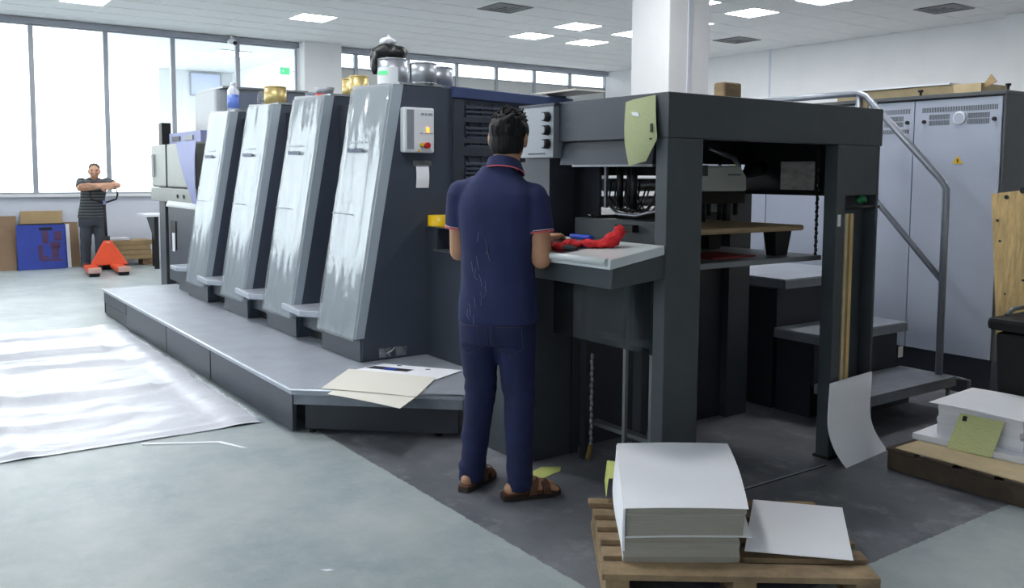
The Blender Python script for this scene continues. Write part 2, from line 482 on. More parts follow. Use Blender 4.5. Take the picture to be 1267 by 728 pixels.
tm = MB().box(-.289, .289, -.289, .289, 0, .014).mesh('ceiling_tile', (0, 0, 0), [MATS['ceiling_tile']])
rest = MB(); nt_ = 0
for vis, d, x0, x1, y0, y1 in cand:
    if vis == 0 and nt_ < 290:
        o = bpy.data.objects.new('ceiling_tile', tm); C.objects.link(o); o.parent = ceil
        o.location = ((x0+x1)/2, (y0+y1)/2, ZC-.003+random.uniform(0, .0012)); o.scale = ((x1-x0-.022)/.578, (y1-y0-.022)/.578, 1); nt_ += 1
    else: rest.box(x0+.011, x1-.011, y0+.011, y1-.011, ZC-.003, ZC+.011)
rs = struct('ceiling_tiles_rest', rest, 'ceiling_tile', ceil); rs.name = 'ceiling_tiles'; rs['kind'] = 'stuff'
# ceiling lights
lt = thing('ceiling_light', (LIGHTS[0][0]+.3, LIGHTS[0][1]+.3, ZC-.008), LABELS[0], 'ceiling light', 'ceiling light panels')
x, y = LIGHTS[0]
fr = MB()
for a in ((x+.014, x+.586, y+.014, y+.036), (x+.014, x+.586, y+.564, y+.586), (x+.014, x+.036, y+.036, y+.564), (x+.564, x+.586, y+.036, y+.564)): fr.box(*a, ZC-.008, ZC+.03)
part('frame', fr, 'lamp_frame', lt); part('diffuser', B(x+.036, x+.564, y+.036, y+.564, ZC-.004, ZC+.02), 'lamp', lt)
for (a, b_), lb in zip(LIGHTS[1:], LABELS[1:]): dup(lt, (a-x, b_-y, 0), lb)
OUTLAB = ['ceiling light panel above the second nearest printing unit', 'ceiling light panel above the rear of the press delivery', 'ceiling light panel above the foot platform beside the units',
          'ceiling light panel above the front corner of the foot platform', 'ceiling light panel above the far end of the foot platform', 'ceiling light panel above the grey cabinets and steps',
          'ceiling light panel over the open floor left of the plastic sheet', 'farthest ceiling light panel over the open floor by the left windows', 'ceiling light panel beyond the right end of the grey cabinets']
for (a, b_), lb in zip(OUTL, OUTLAB): dup(lt, (a-x, b_-y, 0), lb)
# vents
x, y = VENTS[0]
vt = thing('ceiling_vent', (x+.3, y+.3, ZC-.02), VLAB[0], 'air vent', 'ceiling air vents')
for k in range(4):
    m_ = MB(); a = .02+.065*k; w = .05
    z0, z1 = ZC-.018+.006*k, ZC+.012
    for q in ((x+a, x+.6-a, y+a, y+a+w), (x+a, x+.6-a, y+.6-a-w, y+.6-a), (x+a, x+a+w, y+a+w, y+.6-a-w), (x+.6-a-w, x+.6-a, y+a+w, y+.6-a-w)): m_.box(*q, z0, z0+.006)
    part('vent_blade' if k else 'frame', m_, 'vent_metal', vt)
part('backing', B(x+.02, x+.58, y+.02, y+.58, ZC+.02, ZC+.03), 'dark', vt)
for (a, b_), lb in zip(VENTS[1:], VLAB[1:]): dup(vt, (a-x, b_-y, 0), lb)

# window wall (far)
SILL, HEAD = 1.1, 3.70
wf = struct('wall_far', B(XW-.15, XW, YL, YR, 0, SILL), 'wall_low')
struct('lintel', B(XW-.15, XW, YL, YR, HEAD, ZC+.05), 'wall_paint', wf)
struct('window_sill', B(XW, XW+.06, YL, 6.17, SILL-.03, SILL+.012), 'wall_paint', wf)
struct('head_rail', B(XW-.02, XW+.05, YL, YR, HEAD-.04, HEAD+.03), 'alu', wf)
pier = struct('wall_pier', B(XW-.15, XW+.28, 6.19, 6.89, 0, ZC+.04), 'wall_paint')
MUL = [-6.0, -4.84, -3.9, -2.96, -2.02, -1.06, -.04, .96, 1.986, 3.026, 4.046, 5.114, 6.169]
MUR = [6.897, 7.315, 8.41, 9.505, 10.458, 11.43, 12.396, 13.42]
n = 0
for seq, split in ((MUL, None), (MUR, 3.385)):
    for a, b_ in zip(seq, seq[1:]):
        n += 1
        wn = struct('window_%d' % n, None, None)
        wn.location = (XW-.04, (a+b_)/2, SILL)
        f_ = MB(); x0, x1 = XW-.07, XW-.005
        f_.box(x0, x1, a, a+.035, SILL, HEAD); f_.box(x0, x1, b_-.035, b_, SILL, HEAD); f_.box(x0, x1, a+.035, b_-.035, SILL, SILL+.04); f_.box(x0, x1, a+.035, b_-.035, HEAD-.06, HEAD)
        if split: f_.box(x0, x1, a+.035, b_-.035, split-.012, split+.012)
        part('window_frame', f_, 'alu', wn)
        if split:
            part('lower_pane', B(XW-.045, XW-.037, a+.035, b_-.035, SILL+.04, split-.012), 'frost', wn, label='grey frosted pane')
            part('pane', B(XW-.045, XW-.039, a+.035, b_-.035, split+.012, HEAD-.06), 'glass', wn)
        else:
            part('pane', B(XW-.045, XW-.039, a+.035, b_-.035, SILL+.04, HEAD-.06), 'glass', wn)
# mullion covers give the bars their depth
# right wall with pilasters, joint line
wr = struct('wall_right', B(XW-.15, XE+.15, YR, YR+.15, 0, ZC+.05), 'wall_paint')
struct('trim_1', B(-10.78, -10.74, YR-.012, YR, 0, ZC), 'wall_low', wr)
struct('wall_pilaster', B(-6.42, -5.8, YR-.3, YR, 0, ZC+.04), 'wall_paint')
struct('wall_back', B(XE, XE+.15, YL, YR, 0, ZC+.05), 'wall_paint')
# left wall (behind the camera's left): unseen windows assumed for daylight, sill raised to dim it
SL = 2.3
wl = struct('wall_left', B(XW-.15, XE+.15, YL-.15, YL, 0, SL), 'wall_low')
struct('lintel', B(XW-.15, XE+.15, YL-.15, YL, HEAD, ZC+.05), 'wall_paint', wl)
for k in range(6):
    a = XW+k*3.14; b_ = a+3.14
    wn = struct('window_%d' % (n+1+k), None, None); wn.location = ((a+b_)/2, YL-.05, SL)
    f_ = MB(); f_.box(a, a+.3, YL-.1, YL-.02, SL, HEAD); f_.box(b_-.3, b_, YL-.1, YL-.02, SL, HEAD); f_.box(a+.3, b_-.3, YL-.1, YL-.02, SL, SL+.05); f_.box(a+.3, b_-.3, YL-.1, YL-.02, HEAD-.05, HEAD); f_.box((a+b_)/2-.03, (a+b_)/2+.03, YL-.1, YL-.02, SL+.05, HEAD-.05)
    part('window_frame', f_, 'alu', wn)
    part('pane', B(a+.3, (a+b_)/2-.03, YL-.06, YL-.055, SL+.05, HEAD-.05), 'glass', wn); part('pane', B((a+b_)/2+.03, b_-.3, YL-.06, YL-.055, SL+.05, HEAD-.05), 'glass', wn)
# white column with a boxed edge, behind the press
cm = struct('wall_column', MB().box(-7.1, -6.543, 6.6, 7.19, 0, ZC+.04), 'wall_paint', None, .01)
struct('column_casing', B(-6.543, -6.53, 6.86, 6.90, 0, ZC), 'wall_low', cm)
# the room beyond the far windows
nb = struct('wall_beyond', B(-21.2, -21.0, 5.25, YR, 0, 4.4), 'wall_paint')
struct('ceiling_beyond', MB().box(-21.2, XW-.16, 3.3, 6.9, ZC+.02, ZC+.1), 'wall_paint', nb)
struct('ceiling_bar', (lambda m_: ([m_.box(-21, XW-.16, 3.3+.6*k, 3.33+.6*k, ZC+.01, ZC+.03) for k in range(6)], m_)[1])(MB()), 'tbar', nb)
struct('wall_partition', B(-21, XW-.16, 6.9, 7.0, 0, ZC+.02), 'wall_paint')
t = thing('ceiling_light', (-17.4, 5.68, ZC), 'ceiling light panel seen through the far windows, in the room beyond', 'ceiling light')
part('diffuser', B(-17.7, -17.1, 5.4, 5.98, ZC-.01, ZC+.012), 'lamp', t)
part('frame', B(-17.73, -17.07, 5.37, 6.01, ZC-.004, ZC+.014), 'lamp_frame', t)
t = thing('whiteboard', (-20.97, 6.27, 3.2), 'pale board with a thin dark frame hung in the room beyond the far windows', 'board')
part('board', B(-20.99, -20.96, 5.94, 6.61, 3.23, 3.72), 'board_pale', t)
fb = MB()
for q in ((5.92, 5.945, 3.21, 3.74), (6.605, 6.63, 3.21, 3.74), (5.945, 6.605, 3.21, 3.235), (5.945, 6.605, 3.715, 3.74)): fb.box(-20.99, -20.945, *q)
part('frame', fb, 'alu', t)
t = thing('exit_sign', (-17, 6.86, 3.38), 'small green exit sign seen through the rightmost far window', 'sign')
part('sign_box', B(-17.02, -16.98, 6.53, 6.72, 3.38, 3.52), 'exit_green', t)
part('arrow', MB().prism([(-16.978, 6.56, 3.45), (-16.978, 6.6, 3.49), (-16.978, 6.6, 3.41)], (.003, 0, 0)), 'white_plastic', t)
part('bracket', B(-17.01, -16.99, 6.72, 6.9, 3.44, 3.46), 'white_plastic', t)
t = thing('security_camera', (-15.12, 4.97, 3.6), 'small white dome camera under the ceiling by the far windows', 'camera')
part('mount', MB().cyl((-15.1, 4.97, 3.765), (-15.1, 4.97, 3.69), .02), 'white_plastic', t)
part('housing', MB().ball((-15.1, 4.97, 3.65), .075, .075, .05), 'white_plastic', t)
part('lens', MB().ball((-15.04, 5.0, 3.62), .035), 'dark', t)

# ================================================================== THE PRESS
YT, YB, ZT = 2.72, 2.447, 2.02      # slanted front: top and bottom
def yf(z): return YB+(YT-YB)*max(0, z-.41)/(ZT-.41)
def make_unit():
    """one printing unit, its right-hand face in x=0 of its own empty"""
    xr, w = -5.083, .61
    t = thing('printing_unit', (xr-.3, 3.2, .25), 'x', 'printing press', 'printing units of the press')
    prof = [(xr, 2.462, .2592), (xr, 2.462, .42), (xr, yf(ZT)+.015, ZT-.01), (xr, yf(ZT)+.1, ZT), (xr, 4.1, ZT), (xr, 4.1, .2592)]
    part('body', MB().prism(prof, (-w, 0, 0)), 'press_grey', t, .006)
    part('plinth', B(xr-w+.01, xr-.004, 2.452, 2.461, .2592, .41), 'press_side', t)
    # light front panel with rounded left edge
    def pan(u, v):
        z = .41+v*(ZT-.41); a = u*w
        return (xr-w+a, yf(z)-.035+.03*max(0, 1-a/.07)**2+.006*max(0, (a-w+.03)/.03), z+.03*(1-u)*(v > .98))
    part('front_panel', MB().sheet(pan, 24, 16, .028), 'panel_white', t)
    part('edge_strip', MB().prism([(xr+.003, yf(.41)-.03, .41), (xr+.003, yf(.41)+.03, .41), (xr+.003, yf(ZT)+.045, ZT), (xr+.003, yf(ZT)-.03, ZT)], (-.05, 0, 0)), 'panel_edge', t)
    part('top_lip', B(xr-w-.004, xr+.004, YT+.015, YT+.33, ZT, ZT+.016), 'panel_white', t)
    sd = 3
    def flm(u, v):
        z = .40+v*(ZT-.40); a = -.012+u*(w+.012)
        q = noise.noise(Vector((u*3.1+sd, v*2.0, sd)))*.012+noise.noise(Vector((u*9, v*3.5, 3.3+sd)))*.005
        return (xr-w+a, yf(z)-.047+.03*max(0, 1-(a+.012)/.07)**2+q, z)
    part('plastic_film', MB().sheet(flm, 26, 44, .0015), 'film', t, label='wrinkled clear film over the front panel')
    # maker's strip (dark print too small to read) and fold line
    zc = 1.605; st = MB()
    xx = xr-.46
    for k in range(10):
        wd = random.uniform(.016, .028); hh = .03 if k in (0, 5) else .024
        y = yf(zc)-.062
        st.box(xx, xx+wd*.85, y, y+.004, zc-.012, zc-.012+hh); xx += wd
    part('maker_strip', st, 'label_blue', t, label='small dark maker name')
    st = MB(); xx = xr-.47
    for k in range(11):
        y = yf(zc+.06)-.06
        st.box(xx, xx+.014, y+.006, y+.008, zc+.048, zc+.060); xx += .022
    part('pale_lettering', st, 'panel_edge', t, label='faint pale lettering')
    y = yf(1.185)-.052
    part('fold_line', B(xr-.57, xr-.27, y-.003, y+.002, 1.183, 1.189), 'ink_light', t)
    return t
u4 = make_unit()
UX = [-5.083, -6.137, -7.18, -8.26]
UL = ['tallest-looking nearest printing unit with a control panel on its dark side', 'second nearest printing unit, white tilted front, red tray and gold cans on top', 'third printing unit from the right, gold can and dark jar on top', 'farthest printing unit, white tilted front beside the feeder, bottle on top']
u4['label'] = UL[0]
units = [u4]+[dup(u4, (x-UX[0], 0, 0), l) for x, l in zip(UX[1:], UL[1:])]
# machine bed between the units, with kick recesses
for i, (a, b_) in enumerate(((-6.137, -5.695), (-7.18, -6.75), (-8.26, -7.795))):
    lab = ['dark gap bay with step, between the nearest and second printing units', 'dark gap bay with step, between the second and third printing units', 'dark gap bay with step, between the third and farthest printing units'][i]
    t = thing('gap_bay', ((a+b_)/2, 2.9, .2592), lab, 'press bay', 'bays between the printing units')
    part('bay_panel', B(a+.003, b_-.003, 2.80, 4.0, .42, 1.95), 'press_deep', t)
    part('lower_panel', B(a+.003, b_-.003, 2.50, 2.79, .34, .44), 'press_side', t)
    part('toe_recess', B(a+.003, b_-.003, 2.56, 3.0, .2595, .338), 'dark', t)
    sx = a+.37
    step = [(a-.16, 2.40), (sx-.1, 2.365), (sx+.045, 2.47), (sx+.045, 2.785), (a+.004, 2.785), (a+.004, 2.42), (a-.14, 2.42)]
    part('step_tread', MB().prism([(p[0], p[1], .455) for p in step], (0, 0, .045)), 'chequer', t, .006)
# extra step left of the farthest unit
t = thing('gap_bay', (-9.1, 2.9, .2592), 'low dark bay with a small step left of the farthest printing unit', 'press bay')
part('lower_panel', B(-9.4, -8.88, 2.50, 3.4, .2595, .46), 'press_side', t)
part('step_tread', MB().prism([(p[0], p[1], .48) for p in [(-9.34, 2.40), (-9.05, 2.38), (-8.93, 2.47), (-8.93, 2.79), (-9.34, 2.79)]], (0, 0, .04)), 'chequer', t, .006)

# control panel on the nearest unit's side: a part of that unit
xr = -5.083
cp = part('control_panel', B(xr-.01, xr+.05, 2.742, 2.966, 1.588, 1.876), 'white_plastic', u4, .012)
part('grip_groove', B(xr+.048, xr+.053, 2.762, 2.812, 1.61, 1.86), 'console_grey', cp)
lb = MB()
for k, (a, c) in enumerate(((2.866, .02), (2.895, .014), (2.918, .03))): lb.box(xr+.05, xr+.053, a, a+c, 1.83, 1.842)
for k in range(3): lb.box(xr+.05, xr+.053, 2.86+.035*k, 2.88+.035*k, 1.71, 1.716)
part('panel_marks', lb, 'ink_light', cp)
part('amber_lamp', B(xr+.05, xr+.056, 2.906, 2.922, 1.72, 1.75), 'amber', cp)
part('stop_button', MB().cyl((xr+.05, 2.905, 1.636), (xr+.075, 2.905, 1.636), .019), 'red_button', cp)
part('yellow_button', MB().cyl((xr+.05, 2.868, 1.64), (xr+.066, 2.868, 1.64), .013), 'yellow_button', cp)
part('edge_screw', MB().cyl((xr+.05, 2.85, 1.6), (xr+.055, 2.85, 1.6), .008), 'warn_yellow', cp)
# louvred guard on the same unit, above the shelf
g = part('louvre_guard', MB().box(xr-.02, xr-.002, 3.12, 4.14, 1.37, 1.93), 'press_deep', u4, .004)
part('guard_top', MB().hexa([(xr-.3, 3.125, 1.955), (xr+.03, 3.125, 1.955), (xr+.03, 4.14, 1.93), (xr-.3, 4.14, 1.93), (xr-.3, 3.125, 2.03), (xr+.03, 3.125, 2.03), (xr+.03, 4.14, 2.0), (xr-.3, 4.14, 2.0)]), 'press_blue', g, .006, label='blue top edge')
part('side_rail', MB().box(xr-.002, xr+.022, 3.128, 3.21, 1.37, 1.95), 'press_side', g)
for z in (1.80, 1.66, 1.575): part('cross_rail', B(xr-.001, xr+.02, 3.211, 4.14, z, z+.03 if z != 1.575 else z+.055), 'press_side', g)
for z0, z1 in ((1.84, 1.93), (1.70, 1.79), (1.64, 1.655), (1.43, 1.56)):
    k = 0
    while z0+.03*k+.012 < z1:
        z = z0+.03*k
        part('louvre_slat', MB().hexa([(xr, 3.23, z), (xr+.018, 3.23, z-.008), (xr+.018, 4.12, z-.008), (xr, 4.12, z), (xr, 3.23, z+.012), (xr+.018, 3.23, z+.004), (xr+.018, 4.12, z+.004), (xr, 4.12, z+.012)]), 'press_grey', g); k += 1
vb = MB()
for k in range(10): vb.box(xr, xr+.012, 3.26+.095*k, 3.268+.095*k, 1.42, 1.93)
part('wire_bar', vb, 'press_side', g)
part('bright_strip', B(xr, xr+.022, 3.27, 3.75, 1.42, 1.432), 'steel', g)

# delivery: P2 near side, XF front face
P2, XF, YFAR = 2.733, -2.703, 4.305
dl = thing('press_delivery', (-3.4, 3.5, 0), 'dark grey delivery end of the press, box frame on posts with a knob console', 'printing press')
# front beam, near and far beams, roof
part('front_beam', B(-2.80, XF, P2, YFAR, 1.612, 1.804), 'press_green', dl, .004)
part('near_beam', B(-3.45, -2.80, P2+.004, P2+.06, 1.612, 1.804), 'press_side', dl, .003)
part('near_apron', MB().prism([(-3.45, P2+.03, 1.611), (-3.45, P2+.012, 1.5), (-3.45, P2+.07, 1.5), (-3.45, P2+.07, 1.611)], (.64, 0, 0)), 'press_side', dl)
part('apron_rail', B(-3.35, -2.80, P2+.006, P2+.05, 1.49, 1.5), 'steel_dull', dl)
part('far_beam', B(-3.56, -2.80, YFAR-.06, YFAR, 1.36, 1.80), 'press_deep', dl)
part('roof', B(-3.74, -2.8, P2+.06, YFAR-.06, 1.76, 1.80), 'press_side', dl)
part('rear_hood', MB().box(-3.74, -3.53, P2+.095, YFAR, 1.52, 1.759), 'press_deep', dl)
# posts
part('near_post', MB().box(-2.775, XF-.002, P2, 2.951, 0, 1.611), 'press_green', dl, .004)
po = MB()
po.box(-2.78, XF-.002, 3.929, 4.0, 0.012, 1.611); po.box(-2.79, -2.782, 4.0, 4.29, 0.012, 1.611); po.box(-2.78, XF-.002, 4.272, 4.29, 0.012, 1.611); po.box(-2.78, XF-.004, 4.0, 4.272, 1.356, 1.611)
part('far_post', po, 'press_green', dl, .003)
part('post_foot', B(-2.79, XF+.01, 3.92, 4.02, 0, .012), 'dark', dl)
part('post_label', B(XF-.002, XF+.0, 3.94, 3.965, 1.20, 1.26), 'white_plastic', dl, label='small white label')
part('channel_bar', MB().cyl((-2.72, 3.995, 1.29), (-2.72, 4.32, 1.297), .008), 'dark', dl)
# knob console on the near side
co_ = part('console', B(-3.722, -3.452, P2-.03, P2+.09, 1.535, 1.79), 'console_grey', dl, .004)
part('console_lid', B(-3.735, -3.44, P2-.034, P2+.1, 1.79, 1.80), 'press_side', co_)
for z in (1.735, 1.67, 1.603):
    kb = part('knob', MB().cyl((-3.495, P2-.031, z), (-3.495, P2-.062, z), .025, .022), 'black_rubber', co_)
    part('knob_cap', MB().cyl((-3.495, P2-.06, z), (-3.495, P2-.066, z), .018), 'console_grey', co_)
lt_ = MB()
for k in range(9): lt_.box(-3.655+.016*k, -3.644+.016*k, P2-.0315, P2-.03, 1.552, 1.559)
part('console_print', lt_, 'ink', co_, label='tiny line of dark print')
# rear body of the delivery with its side column and lower box
part('near_column', MB().box(-3.735, -3.53, P2+.01, 2.9, 0.95, 1.535), 'press_side', dl)
part('lower_box', MB().box(-4.0, -3.532, 2.60, 2.90, 0, .95), 'press_green', dl, .004)
part('bay_trim', MB().box(-3.56, -3.525, 2.9, 2.945, 0, 1.5), 'press_deep', dl)
part('rear_body', MB().box(-4.2, -3.60, 2.94, YFAR, 0, 1.24), 'press_deep', dl)
part('upper_column', MB().box(-4.2, -3.60, 2.94, 3.06, 1.24, 1.52), 'press_side', dl)
part('far_column', MB().box(-3.75, -3.55, 4.12, YFAR, 0, 1.36), 'press_green', dl)
part('transfer_box', MB().box(-5.08, -4.0, 2.935, 3.1, .2592, .96), 'press_side', dl)
part('transfer_end', MB().box(-5.08, -4.945, 2.933, 3.12, .96, 1.105), 'press_side', dl)
part('shelf', MB().box(-5.08, -4.3, 2.925, 3.12, 1.106, 1.113), 'steel', dl)
part('shelf_back', B(-4.945, -3.74, 3.105, 3.13, .96, 1.36), 'press_side', dl)
part('lower_shelf', MB().box(-4.94, -4.0, 2.90, 3.10, .96, .968), 'steel', dl)
part('door_handle', MB().box(-4.53, -4.44, 2.905, 2.935, .7, .73), 'dark', dl)
# inspection desk, sloping to the operator
dz = lambda y: 1.11+(y-2.4)*.043/.333
dk = part('inspection_desk', MB().hexa([(-3.62, 2.4, 1.068), (-2.685, 2.4, 1.068), (-2.708, 2.731, 1.113), (-3.62, 2.731, 1.113), (-3.62, 2.4, 1.11), (-2.685, 2.4, 1.11), (-2.708, 2.731, 1.153), (-3.62, 2.731, 1.153)]), 'desk_white', dl, .004, label='pale grey sloping inspection desk')
part('front_rail', MB().tube([(-3.62, 2.396, 1.098), (-2.70, 2.396, 1.098)], .016), 'desk_white', dk)
part('desk_panel', MB().hexa([(-3.3, 2.41, 1.1105), (-3.0, 2.41, 1.1105), (-3.0, 2.72, 1.151), (-3.3, 2.72, 1.151), (-3.3, 2.41, 1.1125), (-3.0, 2.41, 1.1125), (-3.0, 2.72, 1.153), (-3.3, 2.72, 1.153)]), 'steel', dk)
part('desk_skirt', MB().hexa([(-3.60, 2.43, .985), (-2.71, 2.43, .985), (-2.715, 2.731, 1.01), (-3.60, 2.731, 1.01), (-3.60, 2.43, 1.067), (-2.70, 2.43, 1.067), (-2.712, 2.731, 1.112), (-3.60, 2.731, 1.112)]), 'press_green', dk)
# lower bay: clear guard, bright guide rails, chains, inner frames
part('clear_guard', B(-3.5, -2.79, P2+.02, P2+.028, .66, 1.0), 'clear_guard', dl, label='hanging clear guard sheet')
for x in (-3.06, -2.885): part('guide_rail', B(x-.009, x+.009, P2+.1, P2+.118, .06, 1.12), 'steel_dull', dl)
part('inner_frame', B(-3.45, -3.41, P2+.16, P2+.2, 0, 1.1), 'press_deep', dl); part('inner_frame', B(-3.21, -3.15, P2+.3, P2+.34, 0, 1.1), 'press_deep', dl)
part('inner_shelf', B(-3.44, -2.83, P2+.22, P2+.28, .63, .65), 'steel_dull', dl)
part('inner_bar', B(-3.44, -2.83, P2+.22, P2+.27, .17, .19), 'steel_dull', dl)
part('inner_foot', B(-2.95, -2.87, P2+.2, P2+.3, 0, .14), 'steel_dull', dl)
ch = MB()
for k in range(16): ch.ball((-3.34+.004*(k % 2), P2+.14, .1+.03*k), .012, .007, .018, 8)
part('lift_chain', ch, 'steel_dull', dl)
part('chain_hook', MB().tube([(-3.34, P2+.14, .1), (-3.34, P2+.13, .06), (-3.33, P2+.11, .035)], .012), 'brass', dl)
# inside the bay: pile board on its lifting platform, chains, sheet brake, blower head
pf = part('lift_platform', B(-3.52, -2.82, 2.98, 3.98, 1.02, 1.045), 'steel_dull', dl)
part('platform_stain', B(-3.2, -2.95, 3.3, 3.62, 1.045, 1.052), 'red_paint', pf, label='red painted wedge')
for i, (x, y) in enumerate(((-2.84, 3.955), (-3.5, 3.955), (-3.5, 3.0))):
    c_ = MB()
    for k in range(26): c_.ball((x+.003*(k % 2), y, 1.05+.022*k), .011, .008, .014, 6)
    part('lift_chain', c_, 'dark', dl)
gb = MB()
gb.box(-3.5, -2.82, 3.05, 3.11, 1.45, 1.50)
part('gripper_rail', gb, 'dark', dl)
part('roller', MB().cyl((-3.58, 3.15, 1.40), (-3.58, 4.1, 1.40), .035), 'steel_dull', dl)
part('roller', MB().cyl((-3.62, 3.15, 1.31), (-3.62, 4.1, 1.31), .03), 'steel', dl)
for x, y in ((-3.27, 2.98), (-3.22, 3.0), (-3.16, 2.97)):
    part('air_cylinder', MB().cyl((x, y, 1.29), (x, y, 1.52), .017), 'dark', dl)
part('side_plate', B(-3.52, -3.40, 2.96, 2.975, 1.25, 1.52), 'press_deep', dl)
hrn = random.Random(5)
for k in range(9):
    x = -3.34+.022*k+hrn.uniform(-.015, .015); y = 2.97+.03*(k % 3)+hrn.uniform(-.01, .02)
    part('air_hose', MB().tube([(x, y, 1.42), (x+.02, y-.03, 1.34), (x+.05, y-.02, 1.29), (x+.12, y, 1.27), (x+.16, y+.02, 1.33), (x+.17, y+.04, 1.4)], .0045, 8), ['dark', 'cabinet_dark', 'dark', 'black_rubber'][k % 4], dl)
part('air_hose', MB().tube([(-3.28, 2.93, 1.30), (-3.2, 2.91, 1.265), (-3.08, 2.91, 1.26), (-2.98, 2.92, 1.28), (-2.9, 2.95, 1.31)], .009, 8), 'steel', dl)
part('bright_upright', B(-3.335, -3.32, P2+.2, P2+.215, 1.29, 1.5), 'steel', dl)
part('side_gauge', B(-3.46, -2.82, P2+.12, P2+.2, 1.13, 1.24), 'press_green', dl); part('gauge_block', B(-3.12, -3.0, P2+.08, P2+.12, 1.19, 1.222), 'dark', dl)
h = part('blower_head', MB().prism([(-3.3, 3.56, 1.365), (-3.3, 3.535, 1.45), (-3.3, 3.57, 1.505), (-3.3, 3.90, 1.51), (-3.3, 3.955, 1.45), (-3.3, 3.96, 1.368)], (-.22, 0, 0)), 'head_white', dl, .012, label='pale rounded blower head with small print')
part('head_print', (lambda m_: ([m_.box(-3.3, -3.297, 3.8+.018*k, 3.812+.018*k, 1.455, 1.461) for k in range(6)], m_)[1])(MB()), 'ink', h)
part('head_base', B(-3.52, -3.305, 3.56, 3.95, 1.30, 1.364), 'dark', h)
for k in range(7): part('nozzle', MB().cyl((-3.32-.02*(k % 2), 3.50+.065*k, 1.31), (-3.32-.02*(k % 2), 3.50+.065*k, 1.235-.02*(k % 3)), .014), 'dark', h)
part('head_hose', MB().tube([(-3.36, 3.70, 1.60), (-3.34, 3.78, 1.575), (-3.33, 3.88, 1.55), (-3.33, 3.92, 1.51), (-3.33, 3.925, 1.46)], .014), 'steel', h)
part('cross_arm', MB().tube([(-3.4, 3.9, 1.44), (-3.4, 4.05, 1.455), (-3.4, 4.1, 1.48), (-3.4, 4.2, 1.5)], [.02, .02, .045, .045]), 'dark', dl)
part('mesh_plate', B(-3.185, -2.967, 4.10, 4.108, 1.378, 1.532), 'mesh_metal', dl, label='shiny crumpled metal plate')
part('rear_rail', B(-3.56, -2.8, 4.06, 4.1, 1.35, 1.375), 'dark', dl)

# foot platform along the operator's side
FP = thing('foot_platform', (-7, 2.1, 0), 'long low chequer-plate platform running along the operator side of the press', 'platform')
zt = .258
poly = [(-9.83, 1.853), (-4.66, 1.824), (-4.02, 2.545), (-4.02, 2.93), (-9.3, 2.93), (-9.3, 2.6), (-9.86, 2.6)]
part('tread_plate', MB().prism([(x, y, zt-.03) for x, y in poly], (0, 0, .03)), 'chequer', FP, .004)
part('edge_nosing', MB().tube([(-9.84, 1.850, zt-.002), (-4.66, 1.821, zt-.002), (-4.02, 2.543, zt-.002)], .007, 8), 'steel_edge', FP)
xs_ = [-4.69, -6.2, -7.35, -8.75]
for a, b_ in zip(xs_, xs_[1:]): part('side_panel', B(b_+.012, a-.004, 1.845, 1.87, .01, zt-.031), 'press_side', FP, .003)
part('side_panel', B(-9.75, -8.765, 1.848, 1.87, .13, zt-.031), 'press_deep', FP, .003); part('side_panel', B(-9.75, -8.765, 1.862, 1.885, .01, .12), 'press_deep', FP, .003)
part('front_panel', MB().prism([(-4.63, 1.895, .035), (-4.06, 2.54, .035), (-4.08, 2.56, .035), (-4.65, 1.915, .035)], (0, 0, zt-.035-.055)), 'press_deep', FP)
part('front_rail', MB().prism([(-4.66, 1.84, zt-.085), (-4.03, 2.548, zt-.085), (-4.06, 2.57, zt-.085), (-4.69, 1.86, zt-.085)], (0, 0, .054)), 'chequer_dark', FP)
part('end_panel', B(-9.85, -9.83, 1.87, 2.58, .01, zt-.031), 'press_deep', FP)
for x, y in ((-4.66, 1.95), (-4.2, 2.5)): part('foot', MB().cyl((x, y, 0), (x, y, .1), .02), 'dark', FP)

# feeder end
fd = thing('press_feeder', (-9.9, 3, 0), 'grey feeder end of the press beyond the farthest printing unit', 'printing press')
part('side_guard', MB().box(-10.98, -9.2, 2.64, 2.92, 1.285, 1.765), 'feeder_green', fd, .02)
part('guard_base', MB().box(-11.0, -9.1, 2.63, 2.92, 1.125, 1.28), 'feeder_green', fd, .006)
for x in (-9.62, -9.86): part('bolt', MB().cyl((x, 2.63, 1.20), (x, 2.62, 1.20), .02), 'dark', fd)
part('guard_seam', B(-10.33, -10.31, 2.632, 2.645, 1.29, 1.76), 'dark', fd)
part('white_label', B(-11.05, -10.86, 2.61, 2.638, 1.40, 1.66), 'white_plastic', fd, .004)
part('tinted_guard', MB().sheet(lambda u, v: (-9.5-.28*v**1.2+.30*(1-v)+u*(.45+.28*v**1.2-.30*(1-v)), 2.60-.02*sin(pi*v), 1.14+.63*v), 8, 12, .006), 'lavender', fd, label='lavender curved guard')
part('rear_leg', B(-10.75, -10.5, 2.66, 2.9, 0, 1.125), 'press_green', fd); part('rear_column', B(-10.48, -10.3, 2.75, 2.92, 0, 1.125), 'dark', fd)
part('front_skirt', MB().box(-10.22, -8.9, 2.62, 2.92, .27, 1.08), 'press_side', fd, .006)
part('rounded_lip', MB().prism([(-10.23, 2.60+.05*(1-cos(a)), 1.08+.07*sin(a)) for a in [pi/2*k/5 for k in range(6)]]+[(-10.23, 2.8, 1.15), (-10.23, 2.8, 1.08)], (1.2, 0, 0)), 'panel_white', fd)
part('slot', B(-10.12, -9.9, 2.61, 2.622, .62, .93), 'dark', fd); part('slot_paper', B(-10.02, -9.93, 2.605, 2.611, .60, .80), 'white_plastic', fd)
part('top_frame', MB().box(-10.6, -9.4, 2.75, 2.82, 1.765, 1.89), 'lavender', fd)
part('frame_window', B(-10.45, -10.15, 2.74, 2.755, 1.80, 1.85), 'dark', fd); part('frame_window', B(-9.95, -9.65, 2.74, 2.755, 1.80, 1.85), 'press_grey', fd)
part('stop_post', MB().box(-10.86, -10.72, 2.7, 2.8, 1.765, 2.02), 'dark', fd)
